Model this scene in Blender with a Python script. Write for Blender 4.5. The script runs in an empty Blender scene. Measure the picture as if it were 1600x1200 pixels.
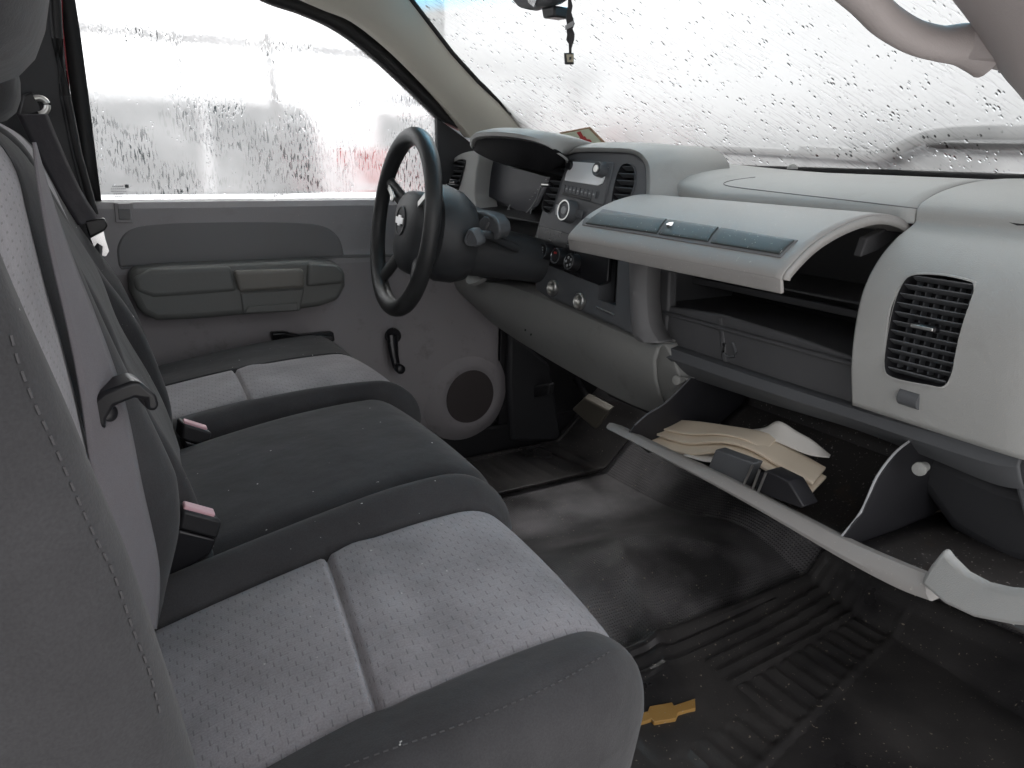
import bpy, bmesh, math, random
import numpy as np
from mathutils import Vector, Matrix
random.seed(7)
scene = bpy.context.scene
COL = scene.collection
# ------------------------------------------------------------------ camera
FPX = 1155.0
def _n(v): return v / np.linalg.norm(v)
_Y = _n(np.array([75 - 800, 225 - 600, FPX]))
_vx = -(-310 * (225 - 600) + FPX * FPX) / (75 - 800)
_X = _n(np.array([_vx, -310, FPX]))
_Z = -np.cross(_X, _Y) if np.cross(_X, _Y)[1] > 0 else np.cross(_X, _Y)
RW = np.array([_X, _Y, _Z])
CAM = np.array([0, -.95, .82])
cd = bpy.data.cameras.new('camera'); cam = bpy.data.objects.new('camera', cd); COL.objects.link(cam)
cd.sensor_width = 36; cd.lens = FPX / 1600 * 36; cd.clip_start = .02; cd.clip_end = 500
M = Matrix.Identity(4)
for i in range(3):
    M[i][0] = RW[i][0]; M[i][1] = -RW[i][1]; M[i][2] = -RW[i][2]; M[i][3] = CAM[i]
cam.matrix_world = M
scene.camera = cam
# ------------------------------------------------------------------ world, sun, exposure
SUN_EL, SUN_AZ = math.radians(50), math.radians(52)      # azimuth from +X towards +Y
w = bpy.data.worlds.new('World'); scene.world = w; w.use_nodes = True
nt = w.node_tree; nt.nodes.clear()
sky = nt.nodes.new('ShaderNodeTexSky'); sky.sky_type = 'NISHITA'; sky.sun_disc = False
sky.sun_elevation = SUN_EL; sky.sun_rotation = math.radians(90) - SUN_AZ; sky.dust_density = 4; sky.air_density = 1.0
hsv = nt.nodes.new('ShaderNodeHueSaturation'); hsv.inputs['Saturation'].default_value = .0
bg = nt.nodes.new('ShaderNodeBackground'); bg.inputs['Strength'].default_value = .13
wo = nt.nodes.new('ShaderNodeOutputWorld')
nt.links.new(sky.outputs[0], hsv.inputs['Color']); tn = nt.nodes.new('ShaderNodeMix'); tn.data_type = 'RGBA'; tn.blend_type = 'MULTIPLY'; tn.inputs['Factor'].default_value = 1; tn.inputs['B'].default_value = (1.0, .99, 1.012, 1)
nt.links.new(hsv.outputs[0], tn.inputs['A']); nt.links.new(tn.outputs['Result'], bg.inputs[0]); nt.links.new(bg.outputs[0], wo.inputs[0])
sl = bpy.data.lights.new('sun', 'SUN'); sl.energy = 1.0; sl.angle = math.radians(50); sl.color = (1, .97, .93)
so = bpy.data.objects.new('sun', sl); COL.objects.link(so)
sd = Vector((math.cos(SUN_EL) * math.cos(SUN_AZ), math.cos(SUN_EL) * math.sin(SUN_AZ), math.sin(SUN_EL)))
so.rotation_euler = sd.to_track_quat('Z', 'Y').to_euler()
scene.view_settings.view_transform = 'Standard'; scene.view_settings.look = 'None'
scene.view_settings.exposure = 2.15; scene.view_settings.gamma = 1; scene.view_settings.use_curve_mapping = False
scene.render.engine = 'CYCLES'
cy = scene.cycles
cy.max_bounces = 10; cy.diffuse_bounces = 5; cy.transparent_max_bounces = 16; cy.transmission_bounces = 8; cy.glossy_bounces = 4
cy.use_denoising = True; cy.sample_clamp_indirect = 6; cy.caustics_reflective = False

# ------------------------------------------------------------------ helpers
def U(px, py, a, v):
    """the point seen at photo pixel (px, py) on the real plane  a = v  (metres)"""
    d = RW @ np.array([px - 800, py - 600, FPX]); i = 'xyz'.index(a); t = (v - CAM[i]) / d[i]
    return Vector(CAM + t * d)
def UP(px, py, p, n):
    d = Vector(RW @ np.array([px - 800, py - 600, FPX])); c = Vector(CAM); p = Vector(p); n = Vector(n)
    return c + d * ((p - c).dot(n) / d.dot(n))
def cr(pts, n, closed=False):
    """Catmull-Rom through pts, n samples per span"""
    P = [Vector(p) for p in pts]; m = len(P); out = []
    for i in range(m if closed else m - 1):
        g = lambda k: P[k % m] if closed else P[max(0, min(m - 1, k))]
        a, b, c, d = g(i - 1), g(i), g(i + 1), g(i + 2)
        for k in range(n):
            t = k / n
            out.append(.5 * ((2 * b) + (c - a) * t + (2 * a - 5 * b + 4 * c - d) * t * t + (3 * b - a - 3 * c + d) * t ** 3))
    if not closed: out.append(P[-1])
    return out
def interp(x, xs, ys): return float(np.interp(x, xs, ys))
def finish(name, me, mats, parent=None, smooth=True, bevel=0, sub=0, solid=0, off=-1, segs=2, mat_off=0):
    o = bpy.data.objects.new(name, me); COL.objects.link(o)
    for m in (mats if isinstance(mats, (list, tuple)) else [mats]): me.materials.append(m)
    if smooth:
        for p in me.polygons: p.use_smooth = True
    if solid:
        s = o.modifiers.new('s', 'SOLIDIFY'); s.thickness = solid; s.offset = off; s.material_offset = mat_off
    if bevel:
        b = o.modifiers.new('b', 'BEVEL'); b.width = bevel; b.segments = segs; b.limit_method = 'ANGLE'; b.angle_limit = math.radians(35)
        b.harden_normals = False
    if sub:
        s = o.modifiers.new('u', 'SUBSURF'); s.levels = sub; s.render_levels = sub
    if smooth and not sub:
        try:
            me.set_sharp_from_angle(angle=math.radians(40))
        except Exception: pass
    if parent:
        o.parent = parent
        o.matrix_parent_inverse = Matrix.Translation(parent.location).inverted() if parent.type == 'EMPTY' and parent.parent is None else Matrix.Identity(4)
        if parent.type == 'EMPTY' and parent.parent is None: pass
        else: o.matrix_parent_inverse = parent_world(parent).inverted()
    return o
def parent_world(p):
    m = Matrix.Identity(4); ch = []
    while p: ch.append(p); p = p.parent
    for q in reversed(ch): m = m @ (q.matrix_parent_inverse if q.parent else Matrix.Identity(4)) @ Matrix.LocRotScale(q.location, q.rotation_euler, q.scale)
    return m
def frombm(name, bm, mats, parent=None, **k):
    bmesh.ops.recalc_face_normals(bm, faces=bm.faces[:])
    me = bpy.data.meshes.new(name); bm.to_mesh(me); bm.free()
    return finish(name, me, mats, parent, **k)
def grid(name, rows, mats, parent=None, fm=None, uv=True, closed_v=False, closed_u=False, caps=False, **k):
    """rows: list of equal-length point lists"""
    bm = bmesh.new(); nu = len(rows); nv = len(rows[0])
    V = [[bm.verts.new(p) for p in r] for r in rows]
    uvl = bm.loops.layers.uv.new('uv') if uv else None
    su = [0.0]; mid = nv // 2
    for i in range(1, nu + 1): su.append(su[-1] + (Vector(rows[i % nu][mid]) - Vector(rows[i - 1][mid])).length)
    sv = [[0.0] for _ in rows]
    for i, r in enumerate(rows):
        for j in range(1, nv + 1): sv[i].append(sv[i][-1] + (Vector(r[j % nv]) - Vector(r[j - 1])).length)
    for i in range(nu if closed_u else nu - 1):
        for j in range(nv if closed_v else nv - 1):
            a, b = (i + 1) % nu, (j + 1) % nv
            try: f = bm.faces.new((V[i][j], V[a][j], V[a][b], V[i][b]))
            except ValueError: continue
            if fm: f.material_index = fm(i, j)
            if uv:
                vv = [(su[i], sv[i][j]), (su[i + 1], sv[a][j]), (su[i + 1], sv[a][j + 1]), (su[i], sv[i][j + 1])]
                for l, q in zip(f.loops, vv): l[uvl].uv = q
    if caps:
        for r in (V[0], V[-1]):
            try:
                f = bm.faces.new(r)
                if fm: f.material_index = fm(-1, 0)
            except ValueError: pass
    return frombm(name, bm, mats, parent, **k)
def prism(name, pts, vec, mat, parent=None, bevel=.002, **k):
    bm = bmesh.new(); vec = Vector(vec)
    a = [bm.verts.new(Vector(p)) for p in pts]; b = [bm.verts.new(Vector(p) + vec) for p in pts]
    n = len(pts)
    bm.faces.new(a); bm.faces.new(b[::-1])
    for i in range(n): bm.faces.new((a[i], b[i], b[(i + 1) % n], a[(i + 1) % n]))
    return frombm(name, bm, mat, parent, bevel=bevel, **k)
def frame_of(t, up=Vector((0, 0, 1))):
    t = t.normalized()
    s = t.cross(up)
    if s.length < 1e-3: s = t.cross(Vector((0, 1, 0)))
    s.normalize(); return s, s.cross(t).normalized()
def tube_rows(path, r, n=12, ell=1.0, closed=False, up=Vector((0, 0, 1))):
    rows = []; m = len(path)
    for i, p in enumerate(path):
        if closed: t = path[(i + 1) % m] - path[i - 1]
        else: t = path[min(m - 1, i + 1)] - path[max(0, i - 1)]
        s, u = frame_of(t, up); rr = r[i] if isinstance(r, (list, tuple)) else r
        rows.append([p + s * math.cos(2 * math.pi * k / n) * rr + u * math.sin(2 * math.pi * k / n) * rr * ell for k in range(n)])
    return rows
def tube(name, path, r, mat, parent=None, n=12, ell=1.0, closed=False, up=Vector((0, 0, 1)), **k):
    path = [Vector(p) for p in path]
    return grid(name, tube_rows(path, r, n, ell, closed, up), mat, parent, closed_v=True, closed_u=closed, caps=not closed, **k)
def lathe(name, prof, org, axis, mat, parent=None, n=28, fm=None, caps=True, **k):
    """prof: (distance along axis, radius)"""
    axis = Vector(axis).normalized(); s, u = frame_of(axis); org = Vector(org)
    rows = [[org + axis * d + (s * math.cos(2 * math.pi * j / n) + u * math.sin(2 * math.pi * j / n)) * max(r, 1e-4) for j in range(n)] for d, r in prof]
    return grid(name, rows, mat, parent, closed_v=True, caps=caps, fm=fm, **k)
def box(name, c, size, mat, parent=None, rot=None, bevel=.003, **k):
    bm = bmesh.new(); bmesh.ops.create_cube(bm, size=1)
    bmesh.ops.scale(bm, vec=Vector(size), verts=bm.verts)
    if rot is not None: bmesh.ops.rotate(bm, cent=(0, 0, 0), matrix=rot, verts=bm.verts)
    bmesh.ops.translate(bm, vec=Vector(c), verts=bm.verts)
    return frombm(name, bm, mat, parent, bevel=bevel, **k)
def basis(xa, ya):
    x = Vector(xa).normalized(); y = Vector(ya); y = (y - x * y.dot(x)).normalized(); z = x.cross(y)
    return Matrix((x, y, z)).transposed()
def multi_box(name, specs, mat, parent=None, bevel=.001, **k):
    """one mesh of several boxes: (centre, size, rot)"""
    bm = bmesh.new()
    for c, s, r in specs:
        g = bmesh.ops.create_cube(bm, size=1); vs = g['verts']
        bmesh.ops.scale(bm, vec=Vector(s), verts=vs)
        if r is not None: bmesh.ops.rotate(bm, cent=(0, 0, 0), matrix=r, verts=vs)
        bmesh.ops.translate(bm, vec=Vector(c), verts=vs)
    return frombm(name, bm, mat, parent, bevel=bevel, **k)
def text(name, body, size, mat, loc, rot, parent=None, ext=.0003):
    cu = bpy.data.curves.new(name, 'FONT'); cu.body = body; cu.size = size; cu.extrude = ext; cu.align_x = 'CENTER'; cu.align_y = 'CENTER'
    cu.resolution_u = 3
    t = bpy.data.objects.new('t', cu); COL.objects.link(t)
    dg = bpy.context.evaluated_depsgraph_get(); me = bpy.data.meshes.new_from_object(t.evaluated_get(dg))
    bpy.data.objects.remove(t)
    me.transform(Matrix.Translation(Vector(loc)) @ rot.to_4x4())
    return finish(name, me, mat, parent, smooth=False)
def thing(name, label, cat, loc=(0, 0, 0), group=None):
    o = bpy.data.objects.new(name, None); COL.objects.link(o); o.location = loc; o.empty_display_size = .05
    o['label'] = label; o['category'] = cat
    if group: o['group'] = group
    return o
def tag(o, label, cat, group=None):
    o['label'] = label; o['category'] = cat
    if group: o['group'] = group
    return o
def struct(o): o['kind'] = 'structure'; return o

from mathutils.bvhtree import BVHTree
def on_mesh(objs, px, py, off=0):
    """the point of a built surface seen at photo pixel (px, py), lifted by off along its normal"""
    vs, fs = [], []
    for o in objs:
        b = len(vs); vs += [v.co.copy() for v in o.data.vertices]; fs += [[b + i for i in p.vertices] for p in o.data.polygons]
    key = tuple(o.name for o in objs)
    t = _bv.setdefault(key, BVHTree.FromPolygons(vs, fs)) if key in _bv or True else None
    d = Vector(RW @ np.array([px - 800, py - 600, FPX])).normalized()
    h, n, i, dist = t.ray_cast(Vector(CAM) + d * .02, d)
    if h is None: return None
    if n.dot(d) > 0: n = -n
    return h + n * off
_bv = {}
def cut(o, pts, n, front=.03, back=.05):
    """cut a real opening through o: prism of the outline pts along n"""
    n = Vector(n).normalized(); c = prism('cutter', [p + n * front for p in pts], -n * (front + back), M_black, None, bevel=0, smooth=False)
    m = o.modifiers.new('cut', 'BOOLEAN'); m.operation = 'DIFFERENCE'; m.object = c; m.solver = 'EXACT'
    bpy.context.view_layer.update()
    dg = bpy.context.evaluated_depsgraph_get(); me = bpy.data.meshes.new_from_object(o.evaluated_get(dg)); o.modifiers.clear()
    me.name = o.name; o.data = me; bpy.data.objects.remove(c)

# ------------------------------------------------------------------ materials
def mk(name):
    m = bpy.data.materials.new(name); m.use_nodes = True
    return m, m.node_tree, m.node_tree.nodes['Principled BSDF']
def lk(t, a, b): t.links.new(a, b)
def plastic(name, col, rough=.5, grain=.15, gscale=900, var=.06, spec=.4, dust=0.0, metallic=0, dirt=None):
    m, t, b = mk(name); N = t.nodes
    b.inputs['Roughness'].default_value = rough; b.inputs['Specular IOR Level'].default_value = spec; b.inputs['Metallic'].default_value = metallic
    tc = N.new('ShaderNodeTexCoord')
    n1 = N.new('ShaderNodeTexNoise'); n1.inputs['Scale'].default_value = 7; n1.inputs['Detail'].default_value = 6; lk(t, tc.outputs['Object'], n1.inputs['Vector'])
    mix = N.new('ShaderNodeMix'); mix.data_type = 'RGBA'
    c = Vector(col)
    mix.inputs['A'].default_value = (*(c * (1 - var * 1.5)), 1); mix.inputs['B'].default_value = (*(c * (1 + var * 1.5)), 1)
    lk(t, n1.outputs['Fac'], mix.inputs['Factor']); last = mix.outputs['Result']
    if dust:
        n3 = N.new('ShaderNodeTexNoise'); n3.inputs['Scale'].default_value = 260; n3.inputs['Detail'].default_value = 2; lk(t, tc.outputs['Object'], n3.inputs['Vector'])
        rp = N.new('ShaderNodeMapRange'); rp.inputs['From Min'].default_value = .72 - .06 * dust; rp.inputs['From Max'].default_value = .80 - .06 * dust
        lk(t, n3.outputs['Fac'], rp.inputs['Value'])
        mx = N.new('ShaderNodeMix'); mx.data_type = 'RGBA'; mx.inputs['B'].default_value = (.42, .40, .37, 1)
        lk(t, rp.outputs['Result'], mx.inputs['Factor']); lk(t, last, mx.inputs['A']); last = mx.outputs['Result']
    if dirt:
        n4 = N.new('ShaderNodeTexNoise'); n4.inputs['Scale'].default_value = 18; n4.inputs['Detail'].default_value = 8; n4.inputs['Roughness'].default_value = .7; lk(t, tc.outputs['Object'], n4.inputs['Vector'])
        r4 = N.new('ShaderNodeMapRange'); r4.inputs['From Min'].default_value = .56; r4.inputs['From Max'].default_value = .75; r4.inputs['To Max'].default_value = dirt[3]; lk(t, n4.outputs['Fac'], r4.inputs['Value'])
        mx = N.new('ShaderNodeMix'); mx.data_type = 'RGBA'; mx.inputs['B'].default_value = (*dirt[:3], 1)
        lk(t, r4.outputs['Result'], mx.inputs['Factor']); lk(t, last, mx.inputs['A']); last = mx.outputs['Result']
    lk(t, last, b.inputs['Base Color'])
    if grain:
        n2 = N.new('ShaderNodeTexVoronoi'); n2.inputs['Scale'].default_value = gscale; lk(t, tc.outputs['Object'], n2.inputs['Vector'])
        bp = N.new('ShaderNodeBump'); bp.inputs['Strength'].default_value = grain; bp.inputs['Distance'].default_value = .0006
        lk(t, n2.outputs['Distance'], bp.inputs['Height']); lk(t, bp.outputs['Normal'], b.inputs['Normal'])
    r = N.new('ShaderNodeMapRange'); r.inputs['To Min'].default_value = rough - .08; r.inputs['To Max'].default_value = rough + .08
    lk(t, n1.outputs['Fac'], r.inputs['Value']); lk(t, r.outputs['Result'], b.inputs['Roughness'])
    return m
def mth(t, op, a, bb=None, c=None):
    n = t.nodes.new('ShaderNodeMath'); n.operation = op
    for i, v in enumerate((a, bb, c)):
        if v is None: continue
        if isinstance(v, (int, float)): n.inputs[i].default_value = v
        else: lk(t, v, n.inputs[i])
    return n.outputs[0]
def fabric(name, col, ticks=False, rough=.95, stain=0.25, weave=1400, lint=True):
    m, t, b = mk(name); N = t.nodes; c = Vector(col)
    b.inputs['Roughness'].default_value = rough; b.inputs['Specular IOR Level'].default_value = .12
    b.inputs['Sheen Weight'].default_value = .12; b.inputs['Sheen Roughness'].default_value = .5
    tc = N.new('ShaderNodeTexCoord')
    n1 = N.new('ShaderNodeTexNoise'); n1.inputs['Scale'].default_value = 9; n1.inputs['Detail'].default_value = 7; n1.inputs['Roughness'].default_value = .6; lk(t, tc.outputs['Object'], n1.inputs['Vector'])
    n2 = N.new('ShaderNodeTexNoise'); n2.inputs['Scale'].default_value = weave / 2; n2.inputs['Detail'].default_value = 1; lk(t, tc.outputs['Object'], n2.inputs['Vector'])
    r1 = N.new('ShaderNodeMapRange'); r1.inputs['From Min'].default_value = .3; r1.inputs['From Max'].default_value = .72
    r1.inputs['To Min'].default_value = 1 + stain * .3; r1.inputs['To Max'].default_value = 1 - stain; lk(t, n1.outputs['Fac'], r1.inputs['Value'])
    r2 = N.new('ShaderNodeMapRange'); r2.inputs['To Min'].default_value = .78; r2.inputs['To Max'].default_value = 1.22; lk(t, n2.outputs['Fac'], r2.inputs['Value'])
    f = mth(t, 'MULTIPLY', r1.outputs[0], r2.outputs[0])
    height = mth(t, 'MULTIPLY', n2.outputs['Fac'], .5)
    if ticks:
        uv = N.new('ShaderNodeUVMap'); uv.uv_map = 'uv'; sp = N.new('ShaderNodeSeparateXYZ'); lk(t, uv.outputs[0], sp.inputs[0])
        # rows run across the seat; staggered dashes with a small upright tick, and fine ribs between them
        rw = mth(t, 'DIVIDE', sp.outputs[1], .0095); ri = mth(t, 'FLOOR', rw); rf = mth(t, 'FRACT', rw)
        cu = mth(t, 'ADD', mth(t, 'DIVIDE', sp.outputs[0], .0125), mth(t, 'MULTIPLY', ri, .42)); cf = mth(t, 'FRACT', cu)
        tick = mth(t, 'MULTIPLY', mth(t, 'LESS_THAN', cf, .09), mth(t, 'LESS_THAN', rf, .62))
        dash = mth(t, 'MULTIPLY', mth(t, 'LESS_THAN', rf, .14), mth(t, 'LESS_THAN', cf, .55))
        rib = mth(t, 'SINE', mth(t, 'MULTIPLY', sp.outputs[1], 2 * math.pi / .0032))
        k = mth(t, 'SUBTRACT', 1.0, mth(t, 'ADD', mth(t, 'MULTIPLY', tick, .30), mth(t, 'MULTIPLY', dash, .08)))
        f = mth(t, 'MULTIPLY', f, k)
        height = mth(t, 'SUBTRACT', mth(t, 'ADD', height, mth(t, 'MULTIPLY', rib, .12)), mth(t, 'ADD', mth(t, 'MULTIPLY', tick, .9), mth(t, 'MULTIPLY', dash, .5)))
    vm = N.new('ShaderNodeVectorMath'); vm.operation = 'SCALE'; vm.inputs[0].default_value = c; lk(t, f, vm.inputs['Scale'])
    last = vm.outputs[0]
    if lint:
        n3 = N.new('ShaderNodeTexNoise'); n3.inputs['Scale'].default_value = 120; lk(t, tc.outputs['Object'], n3.inputs['Vector'])
        rp = N.new('ShaderNodeMapRange'); rp.inputs['From Min'].default_value = .755; rp.inputs['From Max'].default_value = .775; lk(t, n3.outputs['Fac'], rp.inputs['Value'])
        mx = N.new('ShaderNodeMix'); mx.data_type = 'RGBA'; mx.inputs['B'].default_value = (.45, .44, .42, 1)
        lk(t, rp.outputs['Result'], mx.inputs['Factor']); lk(t, last, mx.inputs['A']); last = mx.outputs['Result']
    lk(t, last, b.inputs['Base Color'])
    # soft wrinkles + weave
    bp = N.new('ShaderNodeBump'); bp.inputs['Strength'].default_value = .45; bp.inputs['Distance'].default_value = .0009; lk(t, height, bp.inputs['Height'])
    n5 = N.new('ShaderNodeTexNoise'); n5.inputs['Scale'].default_value = 14; n5.inputs['Detail'].default_value = 3; lk(t, tc.outputs['Object'], n5.inputs['Vector'])
    bp2 = N.new('ShaderNodeBump'); bp2.inputs['Strength'].default_value = .35; bp2.inputs['Distance'].default_value = .012; lk(t, n5.outputs['Fac'], bp2.inputs['Height'])
    lk(t, bp.outputs[0], bp2.inputs['Normal']); lk(t, bp2.outputs[0], b.inputs['Normal'])
    return m
def chrome(name='chrome', col=(.75, .75, .76), rough=.18):
    m, t, b = mk(name); b.inputs['Metallic'].default_value = 1; b.inputs['Base Color'].default_value = (*col, 1); b.inputs['Roughness'].default_value = rough
    return m
def plain(name, col, rough=.5, spec=.5, emit=None):
    m, t, b = mk(name); b.inputs['Base Color'].default_value = (*col, 1); b.inputs['Roughness'].default_value = rough; b.inputs['Specular IOR Level'].default_value = spec
    return m
M_dash = plastic('dash_light_grey', (.37, .375, .366), .55, .35, 900, .05, dust=.8, dirt=(.27, .265, .25, .35))
M_dashdoor = plastic('door_trim_grey', (.30, .292, .30), .6, .3, 900, .07, dust=.4, dirt=(.19, .18, .175, .35))
M_doorlow = plastic('door_lower_grey', (.27, .256, .265), .7, .2, 1100, .06, dirt=(.10, .09, .085, .5))
M_inset = plastic('door_inset_grey', (.165, .165, .169), .6, .2, 1000, .06)
M_arm = plastic('armrest_grey', (.125, .13, .125), .5, .2, 1000, .06)
M_armtop = plastic('pull_handle_grey', (.16, .155, .14), .5, .15, 1000, .05)
M_lid = plastic('lid_grey', (.315, .305, .294), .5, .25, 1200, .03, dust=.8)
M_knee = plastic('knee_panel_grey', (.27, .273, .262), .6, .25, 1100, .05, dirt=(.12, .115, .1, .35))
M_stack = plastic('stack_grey', (.10, .105, .112), .5, .15, 1300, .05)
M_black = plastic('black_plastic', (.016, .016, .018), .5, .15, 1000, .15)
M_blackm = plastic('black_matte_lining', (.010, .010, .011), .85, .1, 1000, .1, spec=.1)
M_blackg = plastic('black_gloss_plastic', (.012, .012, .014), .28, 0, 1000, .1)
M_bin = plastic('bin_dark_plastic', (.085, .086, .09), .55, .1, 700, .15)
M_bindark = plastic('bin_black_plastic', (.020, .020, .023), .45, .1, 700, .15)
M_binshine = plastic('glovebox_bin_plastic', (.045, .042, .041), .32, .05, 700, .2, dust=.9, dirt=(.12, .085, .055, .5))
M_seal = plastic('rubber_seal', (.014, .014, .015), .6, 0, 800, .2)
M_wheel = plastic('wheel_leather_black', (.022, .023, .024), .42, .35, 700, .12)
M_hub = plastic('hub_dark_grey', (.035, .037, .040), .5, .25, 900, .1)
M_pillar = plastic('pillar_cream_plastic', (.50, .48, .42), .6, .2, 900, .03)
M_pillarp = plastic('pillar_pink_grey', (.44, .40, .395), .55, .2, 900, .03)
M_head = fabric('headliner', (.42, .41, .38), stain=.1)
M_button = plastic('lid_button_teal', (.055, .062, .062), .52, .05, 900, .05, dust=.6)
M_red = plastic('red_paint', (.22, .008, .014), .25, 0, 900, .06, spec=.6)
M_trimdark = plastic('pillar_dark_trim', (.03, .031, .034), .55, .2, 900, .1)
M_dark = fabric('dark_seat_cloth', (.047, .0465, .049), stain=.30)
M_light = fabric('light_seat_cloth', (.285, .273, .287), ticks=True, stain=.36)
M_belt = fabric('belt_webbing_grey', (.155, .146, .157), stain=.1, weave=2400, lint=False)
M_beltd = fabric('belt_webbing_dark', (.025, .023, .027), stain=.1, weave=2400)
M_chrome = chrome(); M_satin = chrome('satin_metal', (.62, .62, .60), .35)
M_badge = chrome('badge_metal', (.92, .92, .92), .45)
M_pink = plain('buckle_pink_button', (.62, .38, .42), .45)
M_white = plain('white_print', (.75, .75, .75), .6)
M_print = plain('grey_print', (.35, .36, .37), .6)
M_paper = plastic('paper_cream', (.72, .62, .49), .8, 0, 300, .05)
M_paperw = plastic('paper_white', (.68, .66, .62), .8, 0, 300, .04)
M_gold = plastic('gold_emblem', (.42, .24, .07), .55, .1, 700, .12, dust=.8)
M_lcd = plain('radio_screen', (.75, .77, .78), .2, .6)  # bright reflection on the screen is put into its pale base colour
M_clearlens = plain('gauge_lens', (.022, .023, .030), .35, .4)
M_speaker = plastic('speaker_mesh', (.055, .047, .047), .8, .6, 500, .1)

TINT = (.24, .247, .245, 1)
def fog_glass(name, kind):
    """wet misted glass: condensation that lets the light through, cut by clear drops and run-down streaks"""
    m = bpy.data.materials.new(name); m.use_nodes = True; t = m.node_tree; N = t.nodes; N.clear()
    out = N.new('ShaderNodeOutputMaterial'); tc = N.new('ShaderNodeTexCoord')
    uv = N.new('ShaderNodeUVMap'); uv.uv_map = 'uv'
    def noise(scale, det, sx=1, sy=1, dis=0, rot=0, rough=.5):
        mr = N.new('ShaderNodeMapping'); mr.inputs['Rotation'].default_value = (0, 0, rot); lk(t, uv.outputs[0], mr.inputs[0])
        mp = N.new('ShaderNodeMapping'); mp.inputs['Scale'].default_value = (sx, sy, 1); lk(t, mr.outputs[0], mp.inputs[0])
        n = N.new('ShaderNodeTexNoise'); n.inputs['Scale'].default_value = scale; n.inputs['Detail'].default_value = det; n.inputs['Distortion'].default_value = dis
        n.inputs['Roughness'].default_value = rough
        lk(t, mp.outputs[0], n.inputs['Vector']); return n.outputs['Fac']
    def rng(v, a, b, c=0, d=1):
        r = N.new('ShaderNodeMapRange'); r.inputs['From Min'].default_value = a; r.inputs['From Max'].default_value = b; r.inputs['To Min'].default_value = c; r.inputs['To Max'].default_value = d
        lk(t, v, r.inputs['Value']); return r.outputs['Result']
    def vor(scale, sx=1, sy=1, rot=0):
        mp = N.new('ShaderNodeMapping'); mp.inputs['Scale'].default_value = (sx, sy, 1); mp.inputs['Rotation'].default_value = (0, 0, rot); lk(t, uv.outputs[0], mp.inputs[0])
        v = N.new('ShaderNodeTexVoronoi'); v.inputs['Scale'].default_value = scale; lk(t, mp.outputs[0], v.inputs['Vector']); return v
    if kind == 'side':
        streak = rng(noise(95, 5, 3.0, .55, .6), .53, .58)          # uv.x runs along the door, uv.y up
        zone = rng(noise(7, 3), .42, .60)
        v = vor(130, 1.2, .8); drop = rng(v.outputs['Distance'], .22, .14); pick = rng(noise(40, 2), .56, .60)
        clear = mth(t, 'MAXIMUM', mth(t, 'MULTIPLY', streak, zone), mth(t, 'MULTIPLY', drop, pick))
        fogamt = rng(noise(5, 4), .3, .7, .24, .44)
        blur = .12
    else:
        v = vor(115, 1.0, .6, .35); sz = rng(noise(50, 2), .35, .65, -.10, .12); drop = rng(mth(t, 'SUBTRACT', v.outputs['Distance'], sz), .30, .16); pick = rng(noise(26, 3), .44, .52)
        line = rng(noise(40, 4, .55, 5.0, .3, -.95), .54, .60); zone = rng(noise(5, 3), .40, .60)
        clear = mth(t, 'MAXIMUM', mth(t, 'MULTIPLY', line, mth(t, 'MULTIPLY', zone, .6)), mth(t, 'MULTIPLY', drop, pick))
        fogamt = rng(noise(4, 6, 1, 1, 1.2), .3, .7, .34, .64)
        blur = .16
    fog = mth(t, 'MULTIPLY', fogamt, mth(t, 'SUBTRACT', 1.0, clear))
    tl = N.new('ShaderNodeBsdfTranslucent'); tl.inputs[0].default_value = (.62, .632, .632, 1) if kind == 'side' else (.46, .47, .47, 1)
    df = N.new('ShaderNodeBsdfDiffuse'); df.inputs[0].default_value = (.62, .632, .632, 1) if kind == 'side' else (.35, .36, .36, 1)
    f1 = N.new('ShaderNodeMixShader'); f1.inputs[0].default_value = .25; lk(t, tl.outputs[0], f1.inputs[1]); lk(t, df.outputs[0], f1.inputs[2])
    rf = N.new('ShaderNodeBsdfRefraction'); rf.inputs['IOR'].default_value = 1.45; rf.inputs[0].default_value = (.62, .635, .63, 1) if kind == 'side' else TINT
    if kind != 'side':     # blue shade band along the top edge, then unseen dark glass added to cut light
        sp = N.new('ShaderNodeSeparateXYZ'); lk(t, tc.outputs['Object'], sp.inputs[0])
        cr_ = N.new('ShaderNodeValToRGB'); el = cr_.color_ramp.elements; el[0].position = 0; el[0].color = TINT
        el[1].position = .45; el[1].color = (.10, .42, .62, 1); e3 = el.new(.62); e3.color = (.10, .42, .62, 1); e4 = el.new(.66); e4.color = (.02, .02, .02, 1)
        lk(t, rng(sp.outputs[2], 1.112, 1.204), cr_.inputs[0])
        for n_ in (rf, tl): lk(t, cr_.outputs[0], n_.inputs[0])
    lk(t, rng(clear, 0, 1, blur, blur * .25), rf.inputs['Roughness'])
    bp = N.new('ShaderNodeBump'); bp.inputs['Strength'].default_value = .35; bp.inputs['Distance'].default_value = .0008
    wv = noise(160, 2, 1.0, .5); lk(t, mth(t, 'ADD', mth(t, 'MULTIPLY', clear, .6), mth(t, 'MULTIPLY', wv, .5)), bp.inputs['Height']); lk(t, bp.outputs[0], rf.inputs['Normal'])
    # drops bend the view and read dark
    dr = N.new('ShaderNodeBsdfRefraction'); dr.inputs['IOR'].default_value = 1.45; dr.inputs['Roughness'].default_value = .02; dr.inputs[0].default_value = (.52, .55, .55, 1) if kind == 'side' else (.26, .275, .275, 1)
    bd = N.new('ShaderNodeBump'); bd.inputs['Strength'].default_value = 1; bd.inputs['Distance'].default_value = .004; bd.invert = True
    lk(t, v.outputs['Distance'], bd.inputs['Height']); lk(t, bd.outputs[0], dr.inputs['Normal'])
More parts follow.
